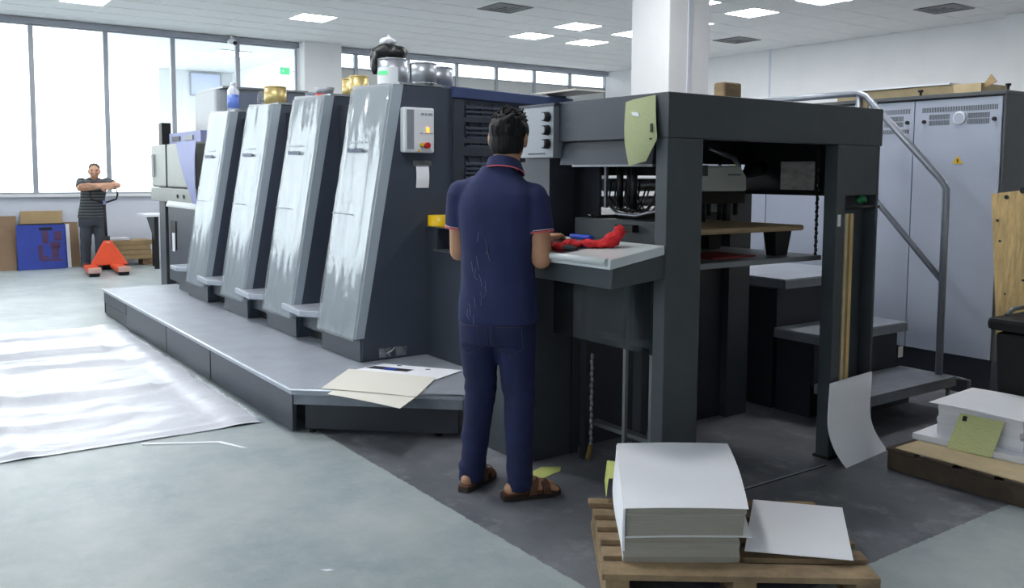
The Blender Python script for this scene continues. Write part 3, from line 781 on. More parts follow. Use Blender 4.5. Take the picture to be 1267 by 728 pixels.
hd = thing('feeder_hood', (-9.8, 3.4, 0), 'tall grey feeder hood with rounded edge, behind the farthest printing unit', 'press hood')
prof = [(-10.2, 2.93), (-9.5, 2.93)]
rp = [(-9.5+.2*sin(a), 3.13-.2*cos(a)) for a in [pi/2*k/6 for k in range(7)]]
part('hood_shell', MB().prism([(-10.2, 2.93, 0)]+[(x, y, 0) for x, y in rp]+[(-9.3, 3.86, 0), (-10.2, 3.86, 0)], (0, 0, 2.325)), 'hood_grey', hd, .01)
part('end_face', B(-9.302, -9.285, 3.13, 3.85, 1.02, 2.29), 'hood_blue', hd, label='blue-grey end face')
part('hand_grip', MB().ball((-9.285, 3.42, 2.22), .012, .075, .03), 'panel_white', hd)
for k in range(4): part('vent_slit', B(-9.286, -9.28, 3.36, 3.47, 1.98+.03*k, 1.992+.03*k), 'panel_white', hd)
part('top_plate', B(-10.2, -9.28, 2.95, 3.88, 2.325, 2.345), 'panel_white', hd)

# things on top of the units
def can(name, c, r, h, m, label, cat='can', group=None, lid=True, body=None):
    x, y, z = c
    t = thing(name, c, label, cat, group)
    part('can_body', MB().cyl((x, y, z), (x, y, z+h), r, n=28), m, t)
    for zz in (z+.004, z+h-.004):
        part('rim', MB().tube([(x+r*cos(a), y+r*sin(a), zz) for a in [2*pi*k/24 for k in range(25)]], .004, 6), 'tin' if m != 'gold' else 'gold', t)
    if lid: part('lid', MB().cyl((x, y, z+h), (x, y, z+h+.004), r*.92, n=28), m, t)
    return t
ZU = ZT+.016
pail = can('paint_pail', (-5.48, 2.90, ZU), .105, .19, 'tin', 'silver paint pail with white label and black rag draped over it', 'pail')
part('label', MB().sheet(lambda u, v: (-5.48+.107*cos(-1.75+1.6*u), 2.90+.107*sin(-1.75+1.6*u), ZU+.02+.11*v), 12, 2, .001), 'white_plastic', pail)
part('green_mark', MB().sheet(lambda u, v: (-5.48+.109*cos(-1.6+.8*u), 2.90+.109*sin(-1.6+.8*u), ZU+.078+.026*v), 8, 1, .001), 'exit_green', pail)
rag = MB()
rag.ball((-5.51, 2.87, ZU+.235), .105, .1, .062); rag.ball((-5.58, 2.82, ZU+.17), .045, .045, .075); rag.ball((-5.53, 2.79, ZU+.15), .03, .025, .07); rag.ball((-5.44, 2.92, ZU+.235), .07, .07, .045)
me = remesh('black_rag', rag, .012, 3, .5, (-5.51, 2.87, ZU+.19), [MATS['black_cloth']], lambda p: .014*noise.noise(p*22))
o = bpy.data.objects.new('black_rag', me); C.objects.link(o); o.location = (-5.51, 2.87, ZU+.19); tag(o, 'crumpled black rag over the top of the silver pail', 'rag')
me = remesh('white_bag', MB().ball((-5.51, 2.88, ZU+.31), .06, .06, .032).ball((-5.50, 2.88, ZU+.345), .012), .008, 2, .5, (-5.51, 2.88, ZU+.29), [MATS['white_plastic']], lambda p: .008*noise.noise(p*40))
o = bpy.data.objects.new('white_bag', me); C.objects.link(o); o.location = (-5.51, 2.88, ZU+.29); tag(o, 'small white plastic twist on top of the black rag', 'bag')
t = can('paint_can', (-5.16, 2.95, ZU), .092, .135, 'tin', 'shiny silver can just right of the pail, near edge of the nearest unit')
part('can_seam', B(-5.165, -5.15, 2.855, 2.86, ZU+.005, ZU+.13), 'dark', t)
t = can('paint_can', (-5.30, 3.16, ZU), .092, .135, 'tin', 'second silver can standing behind the silver can beside the pail')
dxu = UX[1]-UX[0]
can('gold_can', (-6.42, 3.1, ZU), .075, .17, 'gold', 'right gold can of the pair on the second nearest unit', group='gold cans')
can('gold_can', (-6.66, 3.14, ZU), .065, .17, 'gold', 'left gold can of the pair on the second nearest unit', group='gold cans')
t = thing('tray', (-6.55, 2.9, ZU), 'small clear tray with red bottom on the second nearest unit', 'tray')
part('tray_wall', MB().loft([[(-6.57+(.08+.02*k)*cos(a)*1.0, 2.88+(.06+.012*k)*sin(a), ZU+.05*k+.03) for a in [2*pi*i/16 for i in range(16)]] for k in range(2)]), 'console_grey', t)
part('tray_base', MB().cyl((-6.57, 2.88, ZU), (-6.57, 2.88, ZU+.03), .072), 'red_button', t)
can('gold_can', (-7.62, 2.88, ZU), .095, .165, 'gold', 'single wide gold can on the third printing unit', group='gold cans')
can('ink_jar', (-7.74, 2.98, ZU), .05, .14, 'dark', 'dark jar with a gold lid behind the wide gold can', 'jar')
t = thing('plastic_bag', (-7.72, 2.80, ZU), 'crumpled clear bag left of the wide gold can', 'bag')
part('bag', (lambda m_: m_)(MB().ball((-7.74, 2.80, ZU+.07), .04, .04, .07)), 'film', t)
can('ink_tin', (-7.3, 3.1, ZU), .07, .10, 'hood_blue', 'small blue-grey tin right of the wide gold can', 'can')
t = thing('bottle', (-8.56, 2.82, ZU), 'white plastic bottle with blue label on the farthest printing unit', 'bottle')
part('bottle_body', MB().tube([(-8.56, 2.82, ZU), (-8.56, 2.82, ZU+.2), (-8.56, 2.82, ZU+.235), (-8.56, 2.82, ZU+.25)], [.055, .055, .035, .022], 18), 'bottle', t)
part('label', MB().cyl((-8.56, 2.82, ZU+.03), (-8.56, 2.82, ZU+.16), .0565, n=18), 'bottle_label', t)
part('cap', MB().cyl((-8.56, 2.82, ZU+.25), (-8.56, 2.82, ZU+.275), .024), 'white_plastic', t)
# sheet of board lying on the far part of the press roof, stacked blank in front
single('cover_sheet', B(-5.38, -4.80, 3.95, 4.22, 2.034, 2.046), 'card', 'thin white board lying flat on the roof of the press behind the console', 'board')
single('wood_block', MB().box(-3.35, -3.27, 3.72, 3.86, 1.803, 1.955), 'wood', 'short block of timber lying on top of the press delivery', 'wood block', bevel=.012)

# paper note taped to the nearest unit
t = thing('paper_note', (xr+.005, 2.9, 1.36), 'white slip of paper taped below the control panel', 'note')
part('slip', MB().sheet(lambda u, v: (xr+.004+.012*sin(pi*(1-v))*.6, 2.853+.095*u, 1.362+.148*v), 4, 8, .0006), 'paper', t)
part('tape', MB().sheet(lambda u, v: (xr+.006, 2.83+.14*u, 1.50+.04*v), 6, 2, .0006), 'tape_clear', t)
t = thing('clear_sticker', (xr+.004, 2.7, .27), 'torn strip of shiny clear tape low on the side of the nearest unit', 'tape')
part('tape', MB().sheet(lambda u, v: (xr+.004+.006*sin(9*u), 2.58+.2*u, .275+.06*v), 10, 2, .0006), 'tape_clear', t)
part('tape_curl', MB().tube([(xr+.012, 2.63, .30), (xr+.02, 2.66, .315), (xr+.014, 2.69, .335)], .005, 8), 'steel_edge', t)
# yellow tape roll on the shelf
tr = MB(); rr = []
for a in [2*pi*k/28 for k in range(28)]: rr.append(a)
tr.loft([[(-5.004+.076*cos(a), 2.985+.076*sin(a), z) for a in rr] for z in (1.115, 1.185)]+[[(-5.004+.046*cos(a), 2.985+.046*sin(a), z) for a in rr] for z in (1.185, 1.115)]+[[(-5.004+.076*cos(a), 2.985+.076*sin(a), 1.115) for a in rr]], cap=False)
single('tape_roll', tr, 'yellow_tape', 'roll of yellow adhesive tape on the small shelf left of the man', 'tape')
# job ticket clipped to the delivery
def gt(u, v):
    def pl(pts):
        for (v0, x0, z0), (v1, x1, z1) in zip(pts, pts[1:]):
            if v <= v1: k = (v-v0)/(v1-v0); return x0+(x1-x0)*k, z0+(z1-z0)*k
        return pts[-1][1:]
    lx, lz = pl([(0, -2.922, 1.491), (.4, -2.945, 1.60), (1, -2.961, 1.778)]); rx, rz = pl([(0, -2.815, 1.512), (.4, -2.741, 1.606), (1, -2.775, 1.794)])
    return (lx+(rx-lx)*u, P2-.008-.012*sin(pi*v)-.012*(1-v)-.006*sin(pi*u), lz+(rz-lz)*u-.012*(v > .95)*max(0, .3-u))
t = thing('job_ticket', (-2.86, P2-.01, 1.49), 'pale green job ticket hanging on the near corner of the press delivery', 'ticket')
part('form', MB().sheet(gt, 10, 16, .0007), 'ticket_green', t)
part('magnet', MB().hexa([(-2.895, P2-.03, 1.712), (-2.855, P2-.03, 1.705), (-2.85, P2-.02, 1.705), (-2.89, P2-.02, 1.712), (-2.9, P2-.03, 1.727), (-2.86, P2-.03, 1.722), (-2.855, P2-.02, 1.722), (-2.895, P2-.02, 1.727)]), 'white_plastic', t, label='white clip')
part('stamp', B(-2.778, -2.764, P2-.034, P2-.0325, 1.635, 1.672), 'dark', t, label='dark printed block'); part('stamp', B(-2.781, -2.766, P2-.035, P2-.0335, 1.604, 1.610), 'dark', t)
# planks in the post channel, tag, leaning white boards
single('plank', MB().box(-2.73, -2.706, 4.012, 4.034, .014, 1.262), 'wood_pale', 'left of two thin pale planks standing in the open channel of the right post', 'plank', 'planks in the post')
single('plank', MB().box(-2.73, -2.706, 4.056, 4.08, .014, 1.262), 'plywood', 'right of two thin planks in the open channel of the right post, browner', 'plank', 'planks in the post')
me = remesh('green_tape', MB().ball((-2.73, 4.17, 1.335), .03, .028, .022), .006, 1, .5, (-2.73, 4.17, 1.31), [MATS['green_tag']], lambda p: .01*noise.noise(p*60))
o = bpy.data.objects.new('green_tape', me); C.objects.link(o); o.location = (-2.73, 4.17, 1.31); tag(o, 'small scrap of green tape under the top of the right post', 'tape')
bd = thing('board_sheet', (-2.6, 4.05, 0), 'curved sheets of white board leaning on the foot of the right post', 'board')
for k in range(3):
    def wb(u, v, k=k):
        c = 1-(1-min(1, v/.55))**2
        return (-2.565-.0045*k-.075*c-.05*u-.02*(v-.5)*0, 3.885+.435*u-.055*c+.02*max(0, v-.6)+.004*k, .002+.41*v+.003*k)
    part('sheet', MB().sheet(wb, 8, 16, .003), 'paper', bd)
# red cloth, dark cloth and blue clip on the desk
rc = MB()
for p, r in (((-3.17, 2.46, 1.132), (.05, .03, .014)), ((-3.10, 2.47, 1.135), (.05, .03, .016)), ((-3.08, 2.53, 1.145), (.06, .025, .016)), ((-3.0, 2.555, 1.15), (.05, .022, .016)), ((-2.95, 2.575, 1.15), (.05, .02, .013)), ((-2.90, 2.60, 1.17), (.035, .03, .03)), ((-2.875, 2.62, 1.20), (.026, .026, .032)), ((-2.925, 2.595, 1.155), (.04, .02, .02))): rc.ball(p, *r)
me = remesh('red_cloth', rc, .007, 2, .4, (-3.0, 2.54, 1.13), [MATS['red_cloth']], lambda p: .016*(.35-abs(noise.noise(p*30+Vector((3, 1, 2)))))+.006*noise.noise(p*80))
o = bpy.data.objects.new('red_cloth', me); C.objects.link(o); o.location = (-3.0, 2.54, 1.13); tag(o, 'crumpled bright red cloth on the pale inspection desk by the man', 'cloth')
me = remesh('dark_cloth', MB().ball((-3.05, 2.475, 1.132), .07, .03, .012), .008, 2, .5, (-3.05, 2.475, 1.12), [MATS['dark_cloth']], lambda p: .006*noise.noise(p*40))
o = bpy.data.objects.new('dark_cloth', me); C.objects.link(o); o.location = (-3.05, 2.475, 1.12); tag(o, 'folded dark cloth tucked under the red cloth on the desk', 'cloth')
single('blue_holder', MB().box(-3.30, -3.15, 2.685, 2.715, 1.150, 1.172), 'blue_plastic', 'flat blue plastic strip at the back edge of the inspection desk', 'holder', bevel=.008)
# pile board in the bay
pb = thing('pile_board', (-3.1, 3.5, 1.05), 'thick wooden pile board on dark feet inside the press delivery bay', 'pallet')
part('deck', B(-3.45, -2.84, 3.02, 3.86, 1.176, 1.204), 'wood', pb, .01)
for x in (-2.95, -3.4):
    for y in (3.06, 3.74): part('foot', MB().hexa([(x-.03, y-.0, 1.0455), (x+.03, y, 1.0455), (x+.03, y+.09, 1.0455), (x-.03, y+.09, 1.0455), (x-.04, y-.02, 1.175), (x+.04, y-.02, 1.175), (x+.04, y+.11, 1.175), (x-.04, y+.11, 1.175)]), 'dark', pb)

# printed sheets on the foot platform
SH = [('paper_sheet', [(-4.44, 1.945), (-3.955, 2.125), (-4.24, 2.45), (-4.73, 2.26)], 'card', 'lowest cream sheet on the foot platform, sticking out over its edge', .2595),
      ('paper_sheet', [(-4.90, 2.33), (-4.40, 2.60), (-4.52, 2.86), (-4.96, 2.55)], 'paper', 'printed white sheet with a dark picture strip, rearmost on the foot platform', .2615),
      ('paper_sheet', [(-4.56, 1.96), (-4.10, 2.30), (-4.43, 2.62), (-4.93, 2.30)], 'card', 'cream blank sheet on top of the others at the platform corner', .2645)]
for k, (nm, q, m_, lb_, z) in enumerate(SH):
    a, b_, c_, d_ = [Vector((x, y, 0)) for x, y in q]
    def fs(u, v):
        p = (a*(1-u)+b_*u)*(1-v)+(d_*(1-u)+c_*u)*v
        p.z = z+.0025+(.003*sin(pi*u)*(1-v)); return p
    t = thing(nm, ((a+c_)/2+Vector((0, 0, z))), lb_, 'paper', 'sheets on the foot platform')
    part('sheet', MB().sheet(fs, 10, 10, .0012), m_, t)
    if k == 1:
        def pq(u, v): return (a*(1-u)+b_*u)*(1-v)+(d_*(1-u)+c_*u)*v+Vector((0, 0, z+.0045))
        part('picture_strip', MB().sheet(lambda u, v: pq(.03+.5*u, .30+.3*v), 4, 2, .001), 'ink', t, label='dark picture strip with a blue patch')
        part('picture_patch', MB().sheet(lambda u, v: pq(.22+.14*u, .36+.16*v)+Vector((0, 0, .001)), 4, 2, .001), 'blue_plastic', t)
        for uu, vv in ((.22, .86), (.62, .74)): part('print_mark', MB().sheet(lambda u, v: pq(uu+.05*u, vv+.06*v), 2, 2, .001), 'ink', t)

# ================================================================== STAIRS, CABINETS, RIGHT SIDE
st = thing('steel_staircase', (-3.2, 4.95, 0), 'dark steel steps with chequer treads and a tubular handrail beside the press', 'stairs')
Y0, Y1 = 4.49, 5.40
for (xf, xb, z, m_) in ((-2.83, -3.20, .225, 'chequer_dark'), (-3.165, -3.5, .52, 'chequer'), (-3.43, -4.45, .825, 'chequer')):
    tdp = part('tread', MB().box(xb, xf, Y0, Y1, z-.012, z), m_, st, .003)
    part('tread_nosing', MB().box(xf-.012, xf+.002, Y0, Y1, z-.06, z-.0125), 'chequer_dark', tdp)
    part('tread_side', MB().box(xb, xf-.013, Y0-.002, Y0+.01, z-.06, z-.0125), 'chequer_dark', tdp)
for (xf, z0, z1) in ((-3.12, .0, .16), (-3.22, .2, .45), (-3.5, .5, .76)): part('riser', B(xf-.02, xf, Y0+.02, Y1-.02, z0 if z0 else .002, z1), 'press_deep', st)
part('under_box', MB().box(-4.4, -3.53, Y0+.03, Y1-.03, .002, .75), 'press_deep', st); part('under_box', MB().box(-3.5, -3.25, Y0+.03, Y1-.03, .002, .45), 'press_deep', st)
part('step_leg', MB().tube([(-2.86, Y1-.03, .165), (-2.87, Y1-.03, .002)], .012), 'steel_dull', st); part('step_leg', MB().tube([(-2.86, Y0+.04, .165), (-2.87, Y0+.04, .002)], .012), 'steel_dull', st)
part('leg_bar', MB().tube([(-2.84, Y1+.02, .21), (-2.78, Y1+.06, .2), (-2.78, Y1+.06, .002)], .010), 'steel_dull', st)
YRL = 5.36
hr = part('handrail', MB().tube([(-4.5, YRL, 2.005), (-3.55, YRL, 2.005), (-3.50, YRL, 1.985), (-2.95, YRL, 1.425), (-2.925, YRL, 1.38), (-2.92, YRL, .226)], .022, 14), 'galv', st)
part('mid_rail', MB().tube([(-3.95, YRL, 1.86), (-3.42, YRL, 1.32), (-2.92, YRL, .805)], .018, 12), 'galv', st)
part('rail_post', MB().tube([(-3.55, YRL+.0, 1.99), (-3.55, YRL, .83)], .02, 12), 'galv', st)
part('post_collar', B(-3.56, -3.50, YRL+.025, YRL+.045, 1.90, 1.985), 'wood_pale', st, label='pale wooden block on the rail')
single('paper_tag', B(-3.149, -3.146, 5.28, 5.33, .30, .37), 'card', 'small pale tag on the dark riser behind the right post', 'tag')

cb = thing('electrical_cabinet', (-4, 6.2, 0), 'long blue-grey electrical cabinet behind the steps, dark top and plinth', 'cabinet')
YC = 5.9
part('carcass', B(-5.4, -2.87, YC+.025, 6.5, .25, 1.985), 'cabinet_dark', cb, .004)
part('plinth', B(-5.4, -2.88, YC+.03, 6.48, 0, .249), 'press_side', cb)
part('top', B(-5.42, -2.85, YC-.01, 6.52, 1.985, 2.012), 'cabinet_dark', cb, .004)
part('end_panel', B(-2.869, -2.855, YC+.005, 6.5, .252, 1.984), 'cabinet_dark', cb)
for i, (a, b_) in enumerate(((-3.467, -2.876), (-4.127, -3.473), (-4.72, -4.133), (-5.39, -4.726))):
    d = part('door', B(a, b_, YC, YC+.024, .255, 1.975), 'cabinet_grey', cb, .004)
    w = b_-a; s_ = MB()
    def slots(x0, x1, z0, z1, n, rows):
        for r_ in range(rows):
            for k in range(n):
                zz0 = z0+(z1-z0)*r_/rows; zz1 = z0+(z1-z0)*(r_+1)/rows-.006
                xx0 = x0+(x1-x0)*k/n
                s_.box(xx0, xx0+(x1-x0)/n*.5, YC-.0015, YC+.001, zz0, zz1)
    slots(a+.055, b_-.024, 1.892, 1.931, 46, 1); slots(a+.105, a+.25, 1.803, 1.882, 18, 2); slots(b_-.22, b_-.075, 1.803, 1.882, 18, 2)
    if i == 1: slots(b_-.30, b_-.03, 1.755, 1.79, 26, 1)
    sl = part('vent_slots', s_, 'cabinet_dark', d); sl['kind'] = 'stuff'
    if i != 1:
        x = (a+b_)/2+.02
        part('fan_cover', MB().cyl((x, YC, 1.846), (x, YC-.012, 1.846), .046, .04, 26), 'white_plastic', d); part('fan_grille', MB().cyl((x, YC-.0125, 1.846), (x, YC-.014, 1.846), .033, n=22), 'cabinet_grey', d)
        part('warning_sign', MB().prism([(x-.034, YC-.002, 1.542), (x+.034, YC-.002, 1.542), (x, YC-.002, 1.598)], (0, .002, 0)), 'warn_yellow', d, label='yellow triangle warning sign')
        part('warning_mark', MB().prism([(x-.004, YC-.003, 1.573), (x+.005, YC-.003, 1.58), (x+.001, YC-.003, 1.564), (x+.006, YC-.003, 1.564), (x-.002, YC-.003, 1.547), (x-.001, YC-.003, 1.56), (x-.006, YC-.003, 1.56)], (0, .001, 0)), 'ink', d)
    for x in (a+.072, b_-.045): part('lock', MB().cyl((x, YC, 1.83), (x, YC-.014, 1.83), .013, n=14), 'dark', d)
for x in (-2.895, -3.49): part('lifting_eye', MB().cyl((x, 6.0, 2.012), (x, 6.0, 2.045), .008).cyl((x, 6.0, 2.045), (x, 6.0, 2.06), .017), 'dark', cb)
tm_ = thing('cardboard_box', (-3.6, 6.2, 2.012), 'long flat tan box with a white lid on top of the grey cabinet', 'box')
part('box', B(-4.2, -3.10, 6.06, 6.45, 2.014, 2.085), 'wood_pale', tm_); part('lid', MB().hexa([(-4.28, 6.0, 2.088), (-3.30, 6.03, 2.088), (-3.30, 6.47, 2.088), (-4.28, 6.47, 2.088), (-4.28, 6.0, 2.10), (-3.30, 6.03, 2.10), (-3.30, 6.47, 2.10), (-4.28, 6.47, 2.10)]), 'white_plastic', tm_)
part('torn_flap', MB().prism([(-3.10, 6.1, 2.05), (-3.02, 6.1, 2.09), (-3.06, 6.1, 2.14), (-3.1, 6.1, 2.085)], (0, .01, 0)), 'cardboard', tm_)
# plywood board leaning on the cabinet, black bin in front
M_ = Matrix.Rotation(radians(-8), 4, 'Y')
pw = MB()
org = Vector((-2.62, 5.6, .03))
pts = []
for z in (0, 1.36):
    for (x, y) in ((-.04, 0), (.85, 0), (.85, .018), (-.04, .018)):
        p = M_ @ Vector((x, 0, z)); pts.append(org+Vector((p.x, y+.16*z/1.36-.16+.16, p.z)))
lowz = min(p.z for p in pts)
for p in pts: p.z -= lowz-.002
pw.hexa(pts)
t = thing('plywood_board', (-2.3, 5.6, 0), 'knotty pale plywood board leaning at the right edge of the photo', 'board')
part('board', pw, 'plywood', t)
for (dx, z, r) in ((.07, 1.30, .014), (.01, 1.16, .010), (.02, 1.03, .008), (.15, .78, .008), (.04, .70, .006), (.17, 1.33, .02)):
    p = M_ @ Vector((dx-.02, 0, z)); q = org+Vector((p.x, .16*z/1.36, p.z-lowz+.03))
    part('knot', MB().cyl((q.x, q.y-.0006, q.z), (q.x, q.y-.003, q.z), r, n=9), 'ink', t)
t = thing('black_bin', (-2.19, 5.1, 0), 'black bin with rounded lid cut by the right edge of the photo', 'bin')
part('bin_body', MB().loft([[(-2.12+r_*sx, 5.15+r_*sy, z) for sx, sy in ((-1, -1), (1, -1), (1, 1), (-1, 1))] for z, r_ in ((0, .22), (.62, .25))], smooth=False), 'black_rubber', t, .02)
part('lid', MB().box(-2.405, -1.84, 4.87, 5.43, .63, .70), 'black_rubber', t, .025); part('lid_handle', MB().tube([(-2.36, 5.0, .70), (-2.35, 5.05, .735), (-2.35, 5.2, .735), (-2.36, 5.25, .70)], .012), 'steel_dull', t)

# pallets and paper
class Fr:   # local frame on the floor
    def __init__(s, o, ang): s.o = Vector((*o, 0)); s.u = Vector((cos(ang), sin(ang), 0)); s.v = Vector((-sin(ang), cos(ang), 0))
    def p(s, a, b, z): return s.o+s.u*a+s.v*b+Vector((0, 0, z))
    def box(s, mb, a0, a1, b0, b1, z0, z1, mi=0):
        return mb.hexa([s.p(a0, b0, z0), s.p(a1, b0, z0), s.p(a1, b1, z0), s.p(a0, b1, z0), s.p(a0, b0, z1), s.p(a1, b0, z1), s.p(a1, b1, z1), s.p(a0, b1, z1)], mi)
f1 = Fr((-2.165, 1.931), math.atan2(.758, .525)-radians(2.2))
pl = thing('wooden_pallet', f1.p(.46, .36, 0), 'small light wooden pallet in the foreground carrying white paper', 'pallet')
for k, (b0, b1) in enumerate(((0, .105), (.155, .235), (.285, .355), (.41, .475), (.53, .60), (.65, .71))):
    e = random.uniform(-.012, .012)
    part('deck_board', f1.box(MB(), -.0+e, .925+e, b0, b1, .098, .118+random.uniform(-.002, .002)), 'wood_pallet', pl, .003)
for a0 in (0.005, .43, .84):
    part('stringer', f1.box(MB(), a0, a0+.08, .01, .70, .024, .0975), 'wood_pallet', pl, .003)
    part('bottom_board', f1.box(MB(), a0-.005, a0+.085, 0, .71, .002, .0235), 'wood_pallet', pl, .003)
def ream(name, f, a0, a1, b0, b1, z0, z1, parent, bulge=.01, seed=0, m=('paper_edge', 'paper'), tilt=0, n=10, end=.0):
    """block of sheets: sides in edge colour, slightly wavy, top sheet white"""
    rings = []
    nz_ = max(3, int((z1-z0)/.02))
    for k in range(nz_+1):
        t = k/nz_; z = z0+(z1-z0)*t
        da = bulge*noise.noise(Vector((t*3, seed, .3))); db = bulge*noise.noise(Vector((t*3, seed, 7.7)))
        da += tilt*t
        ring = []
        for (x, y) in ((a0, b0), ((a0+a1)/2, b0), (a1, b0), (a1, (b0+b1)/2), (a1, b1), ((a0+a1)/2, b1), (a0, b1), (a0, (b0+b1)/2)):
            ring.append(f.p(x+da, y+db, z))
        rings.append(ring)
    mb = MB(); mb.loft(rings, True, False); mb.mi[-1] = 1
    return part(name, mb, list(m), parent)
class Qd:   # four floor points; p(a, b, z) blends between them
    def __init__(s, *c): s.c = [Vector((*q, 0)) for q in c]
    def p(s, a, b, z): return (s.c[0]*(1-a)+s.c[1]*a)*(1-b)+(s.c[3]*(1-a)+s.c[2]*a)*b+Vector((0, 0, z))
qs = Qd((-2.20, 2.055), (-1.955, 2.40), (-2.50, 2.92), (-2.767, 2.535))
ps = thing('paper_stack', qs.p(.5, .5, .12), 'tall stack of white paper on the front of the foreground pallet', 'paper stack')
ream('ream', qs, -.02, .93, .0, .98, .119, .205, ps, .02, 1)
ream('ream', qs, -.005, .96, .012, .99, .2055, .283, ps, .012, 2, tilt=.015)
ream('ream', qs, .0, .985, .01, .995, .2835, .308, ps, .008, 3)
part('top_sheet', MB().sheet(lambda u, v: qs.p(-.01+1.01*u+.03*sin(pi*v)*(u-.3), -.005+1.005*v, .3105+.004*sin(pi*u)+.003*sin(3*v)), 8, 10, .002), 'paper', ps)
part('loose_sheet', MB().sheet(lambda u, v: qs.p(.0+1.03*u, -.008+.4*v, .2065+.004*sin(pi*u)+.004*u*u), 8, 4, .001), 'paper', ps)
part('fanned_edge', MB().sheet(lambda u, v: qs.p(.0-.055*sin(pi*v)*(.1+.9*sin(pi*u)), .0+.99*u, .122+.184*v), 14, 10, .008), 'paper', ps, label='bulging edges of fanned sheets')
q2 = Qd((-1.976, 2.41), (-1.72, 2.665), (-2.034, 3.062), (-2.293, 2.841))
t = thing('paper_stack', q2.p(.5, .5, .12), 'low white sheets lying on the right half of the foreground pallet', 'paper stack')
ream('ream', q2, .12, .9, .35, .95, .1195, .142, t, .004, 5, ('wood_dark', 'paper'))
part('top_sheet', MB().sheet(lambda u, v: q2.p(u, v, .1455+.006*sin(pi*u)*sin(pi*v)+.006*(1-v)*(1-u)), 8, 8, .002), 'paper', t)
def slip(u, v):
    k = min(1, u/.45); d = max(0, (u-.45)/.55)
    return qs.p(.04-.14*k-.02*d, .66+.3*v, .235+.01*k-.075*d-.012*v*d)
single('yellow_slip', MB().sheet(slip, 9, 4, .001), 'yellow_paper', 'yellow-green paper slip folded over the far left edge of the tall paper stack', 'paper')
# leaf-like green paper by the man's foot
t = single('paper_scrap', MB().prism([(-3.41, 2.56, .0015), (-3.36, 2.53, .0015), (-3.29, 2.535, .0015), (-3.31, 2.57, .0015), (-3.34, 2.68, .0015), (-3.385, 2.72, .0015), (-3.44, 2.64, .0015)], (0, 0, .0012)), 'yellow_paper', 'torn scrap of green paper on the floor by the man\'s right sandal', 'paper')
single('paper_scrap', MB().prism([(-2.98, 1.27, .001), (-2.955, 1.285, .001), (-2.95, 1.31, .001), (-2.965, 1.30, .001)], (0, 0, .001)), 'paper', 'tiny white paper scrap on the bare floor at the bottom of the photo', 'paper')
# right pallet
f2_ = Fr((-2.45, 4.05), 0)
pr_ = thing('wooden_pallet', (-1.8, 4.4, 0), 'dark wooden pallet at the right edge carrying stacks of white paper', 'pallet')
part('side_stringer', f2_.box(MB(), 0, 1.3, 0, .045, .002, .092), 'wood_dark', pr_, .004); part('side_stringer', f2_.box(MB(), 0, 1.3, .35, .395, .002, .088), 'wood_dark', pr_); part('side_stringer', f2_.box(MB(), 0, 1.3, .72, .765, .002, .088), 'wood_dark', pr_)
for k in range(7): part('deck_board', f2_.box(MB(), -.01+.19*k, .14+.19*k, .0, .765, .0925, .107), 'wood_dark', pr_, .003)
part('pale_board', MB().hexa([f2_.p(.03, .02, .1075), f2_.p(1.3, .02, .1075), f2_.p(1.3, .77, .1075), f2_.p(.03, .77, .1075), f2_.p(.03, .02, .113), f2_.p(1.3, .02, .113), f2_.p(1.3, .77, .113), f2_.p(.03, .77, .113)]), 'wood_pale', pr_)
s2 = thing('paper_stack', (-2.2, 4.6, .113), 'white paper stack with a green ticket on the right-hand pallet', 'paper stack')
f3 = Fr((-2.40, 4.36), math.radians(4))
PE = ('paper_edge_white', 'paper')
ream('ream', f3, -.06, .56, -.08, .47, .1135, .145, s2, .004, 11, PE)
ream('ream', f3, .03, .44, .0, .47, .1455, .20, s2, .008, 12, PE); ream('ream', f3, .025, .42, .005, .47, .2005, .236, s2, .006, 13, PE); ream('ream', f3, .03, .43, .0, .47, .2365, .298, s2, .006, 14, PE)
part('top_sheet', MB().sheet(lambda u, v: f3.p(-.01+.45*u, -.02+.50*v, .302+.004*sin(pi*u)+.004*(1-u)), 8, 8, .0025), 'paper', s2)
s3 = thing('paper_stack', (-1.75, 4.6, .113), 'second white paper stack cut by the right edge of the photo', 'paper stack')
ream('ream', f3, .45, .90, .045, .45, .1455, .215, s3, .006, 21, PE); ream('ream', f3, .448, .90, .04, .45, .2155, .298, s3, .006, 22, PE)
part('top_sheet', MB().sheet(lambda u, v: f3.p(.44+.46*u, .035+.43*v, .301), 4, 4, .0025), 'paper', s3)
tk = thing('job_ticket', (-2.2, 4.3, .15), 'yellow-green printed ticket leaning on the right-hand paper stack', 'ticket')
part('form', MB().sheet(lambda u, v: f3.p(.135+.21*u+.02*v-.01, -.10+.085*v, .116+.165*v), 6, 6, .0008), 'ticket_yellow', tk)
part('stamp', MB().sheet(lambda u, v: f3.p(.165+.02*u, -.036+.0115*v, .25+.0225*v), 2, 2, .001), 'dark', tk, label='dark printed block')

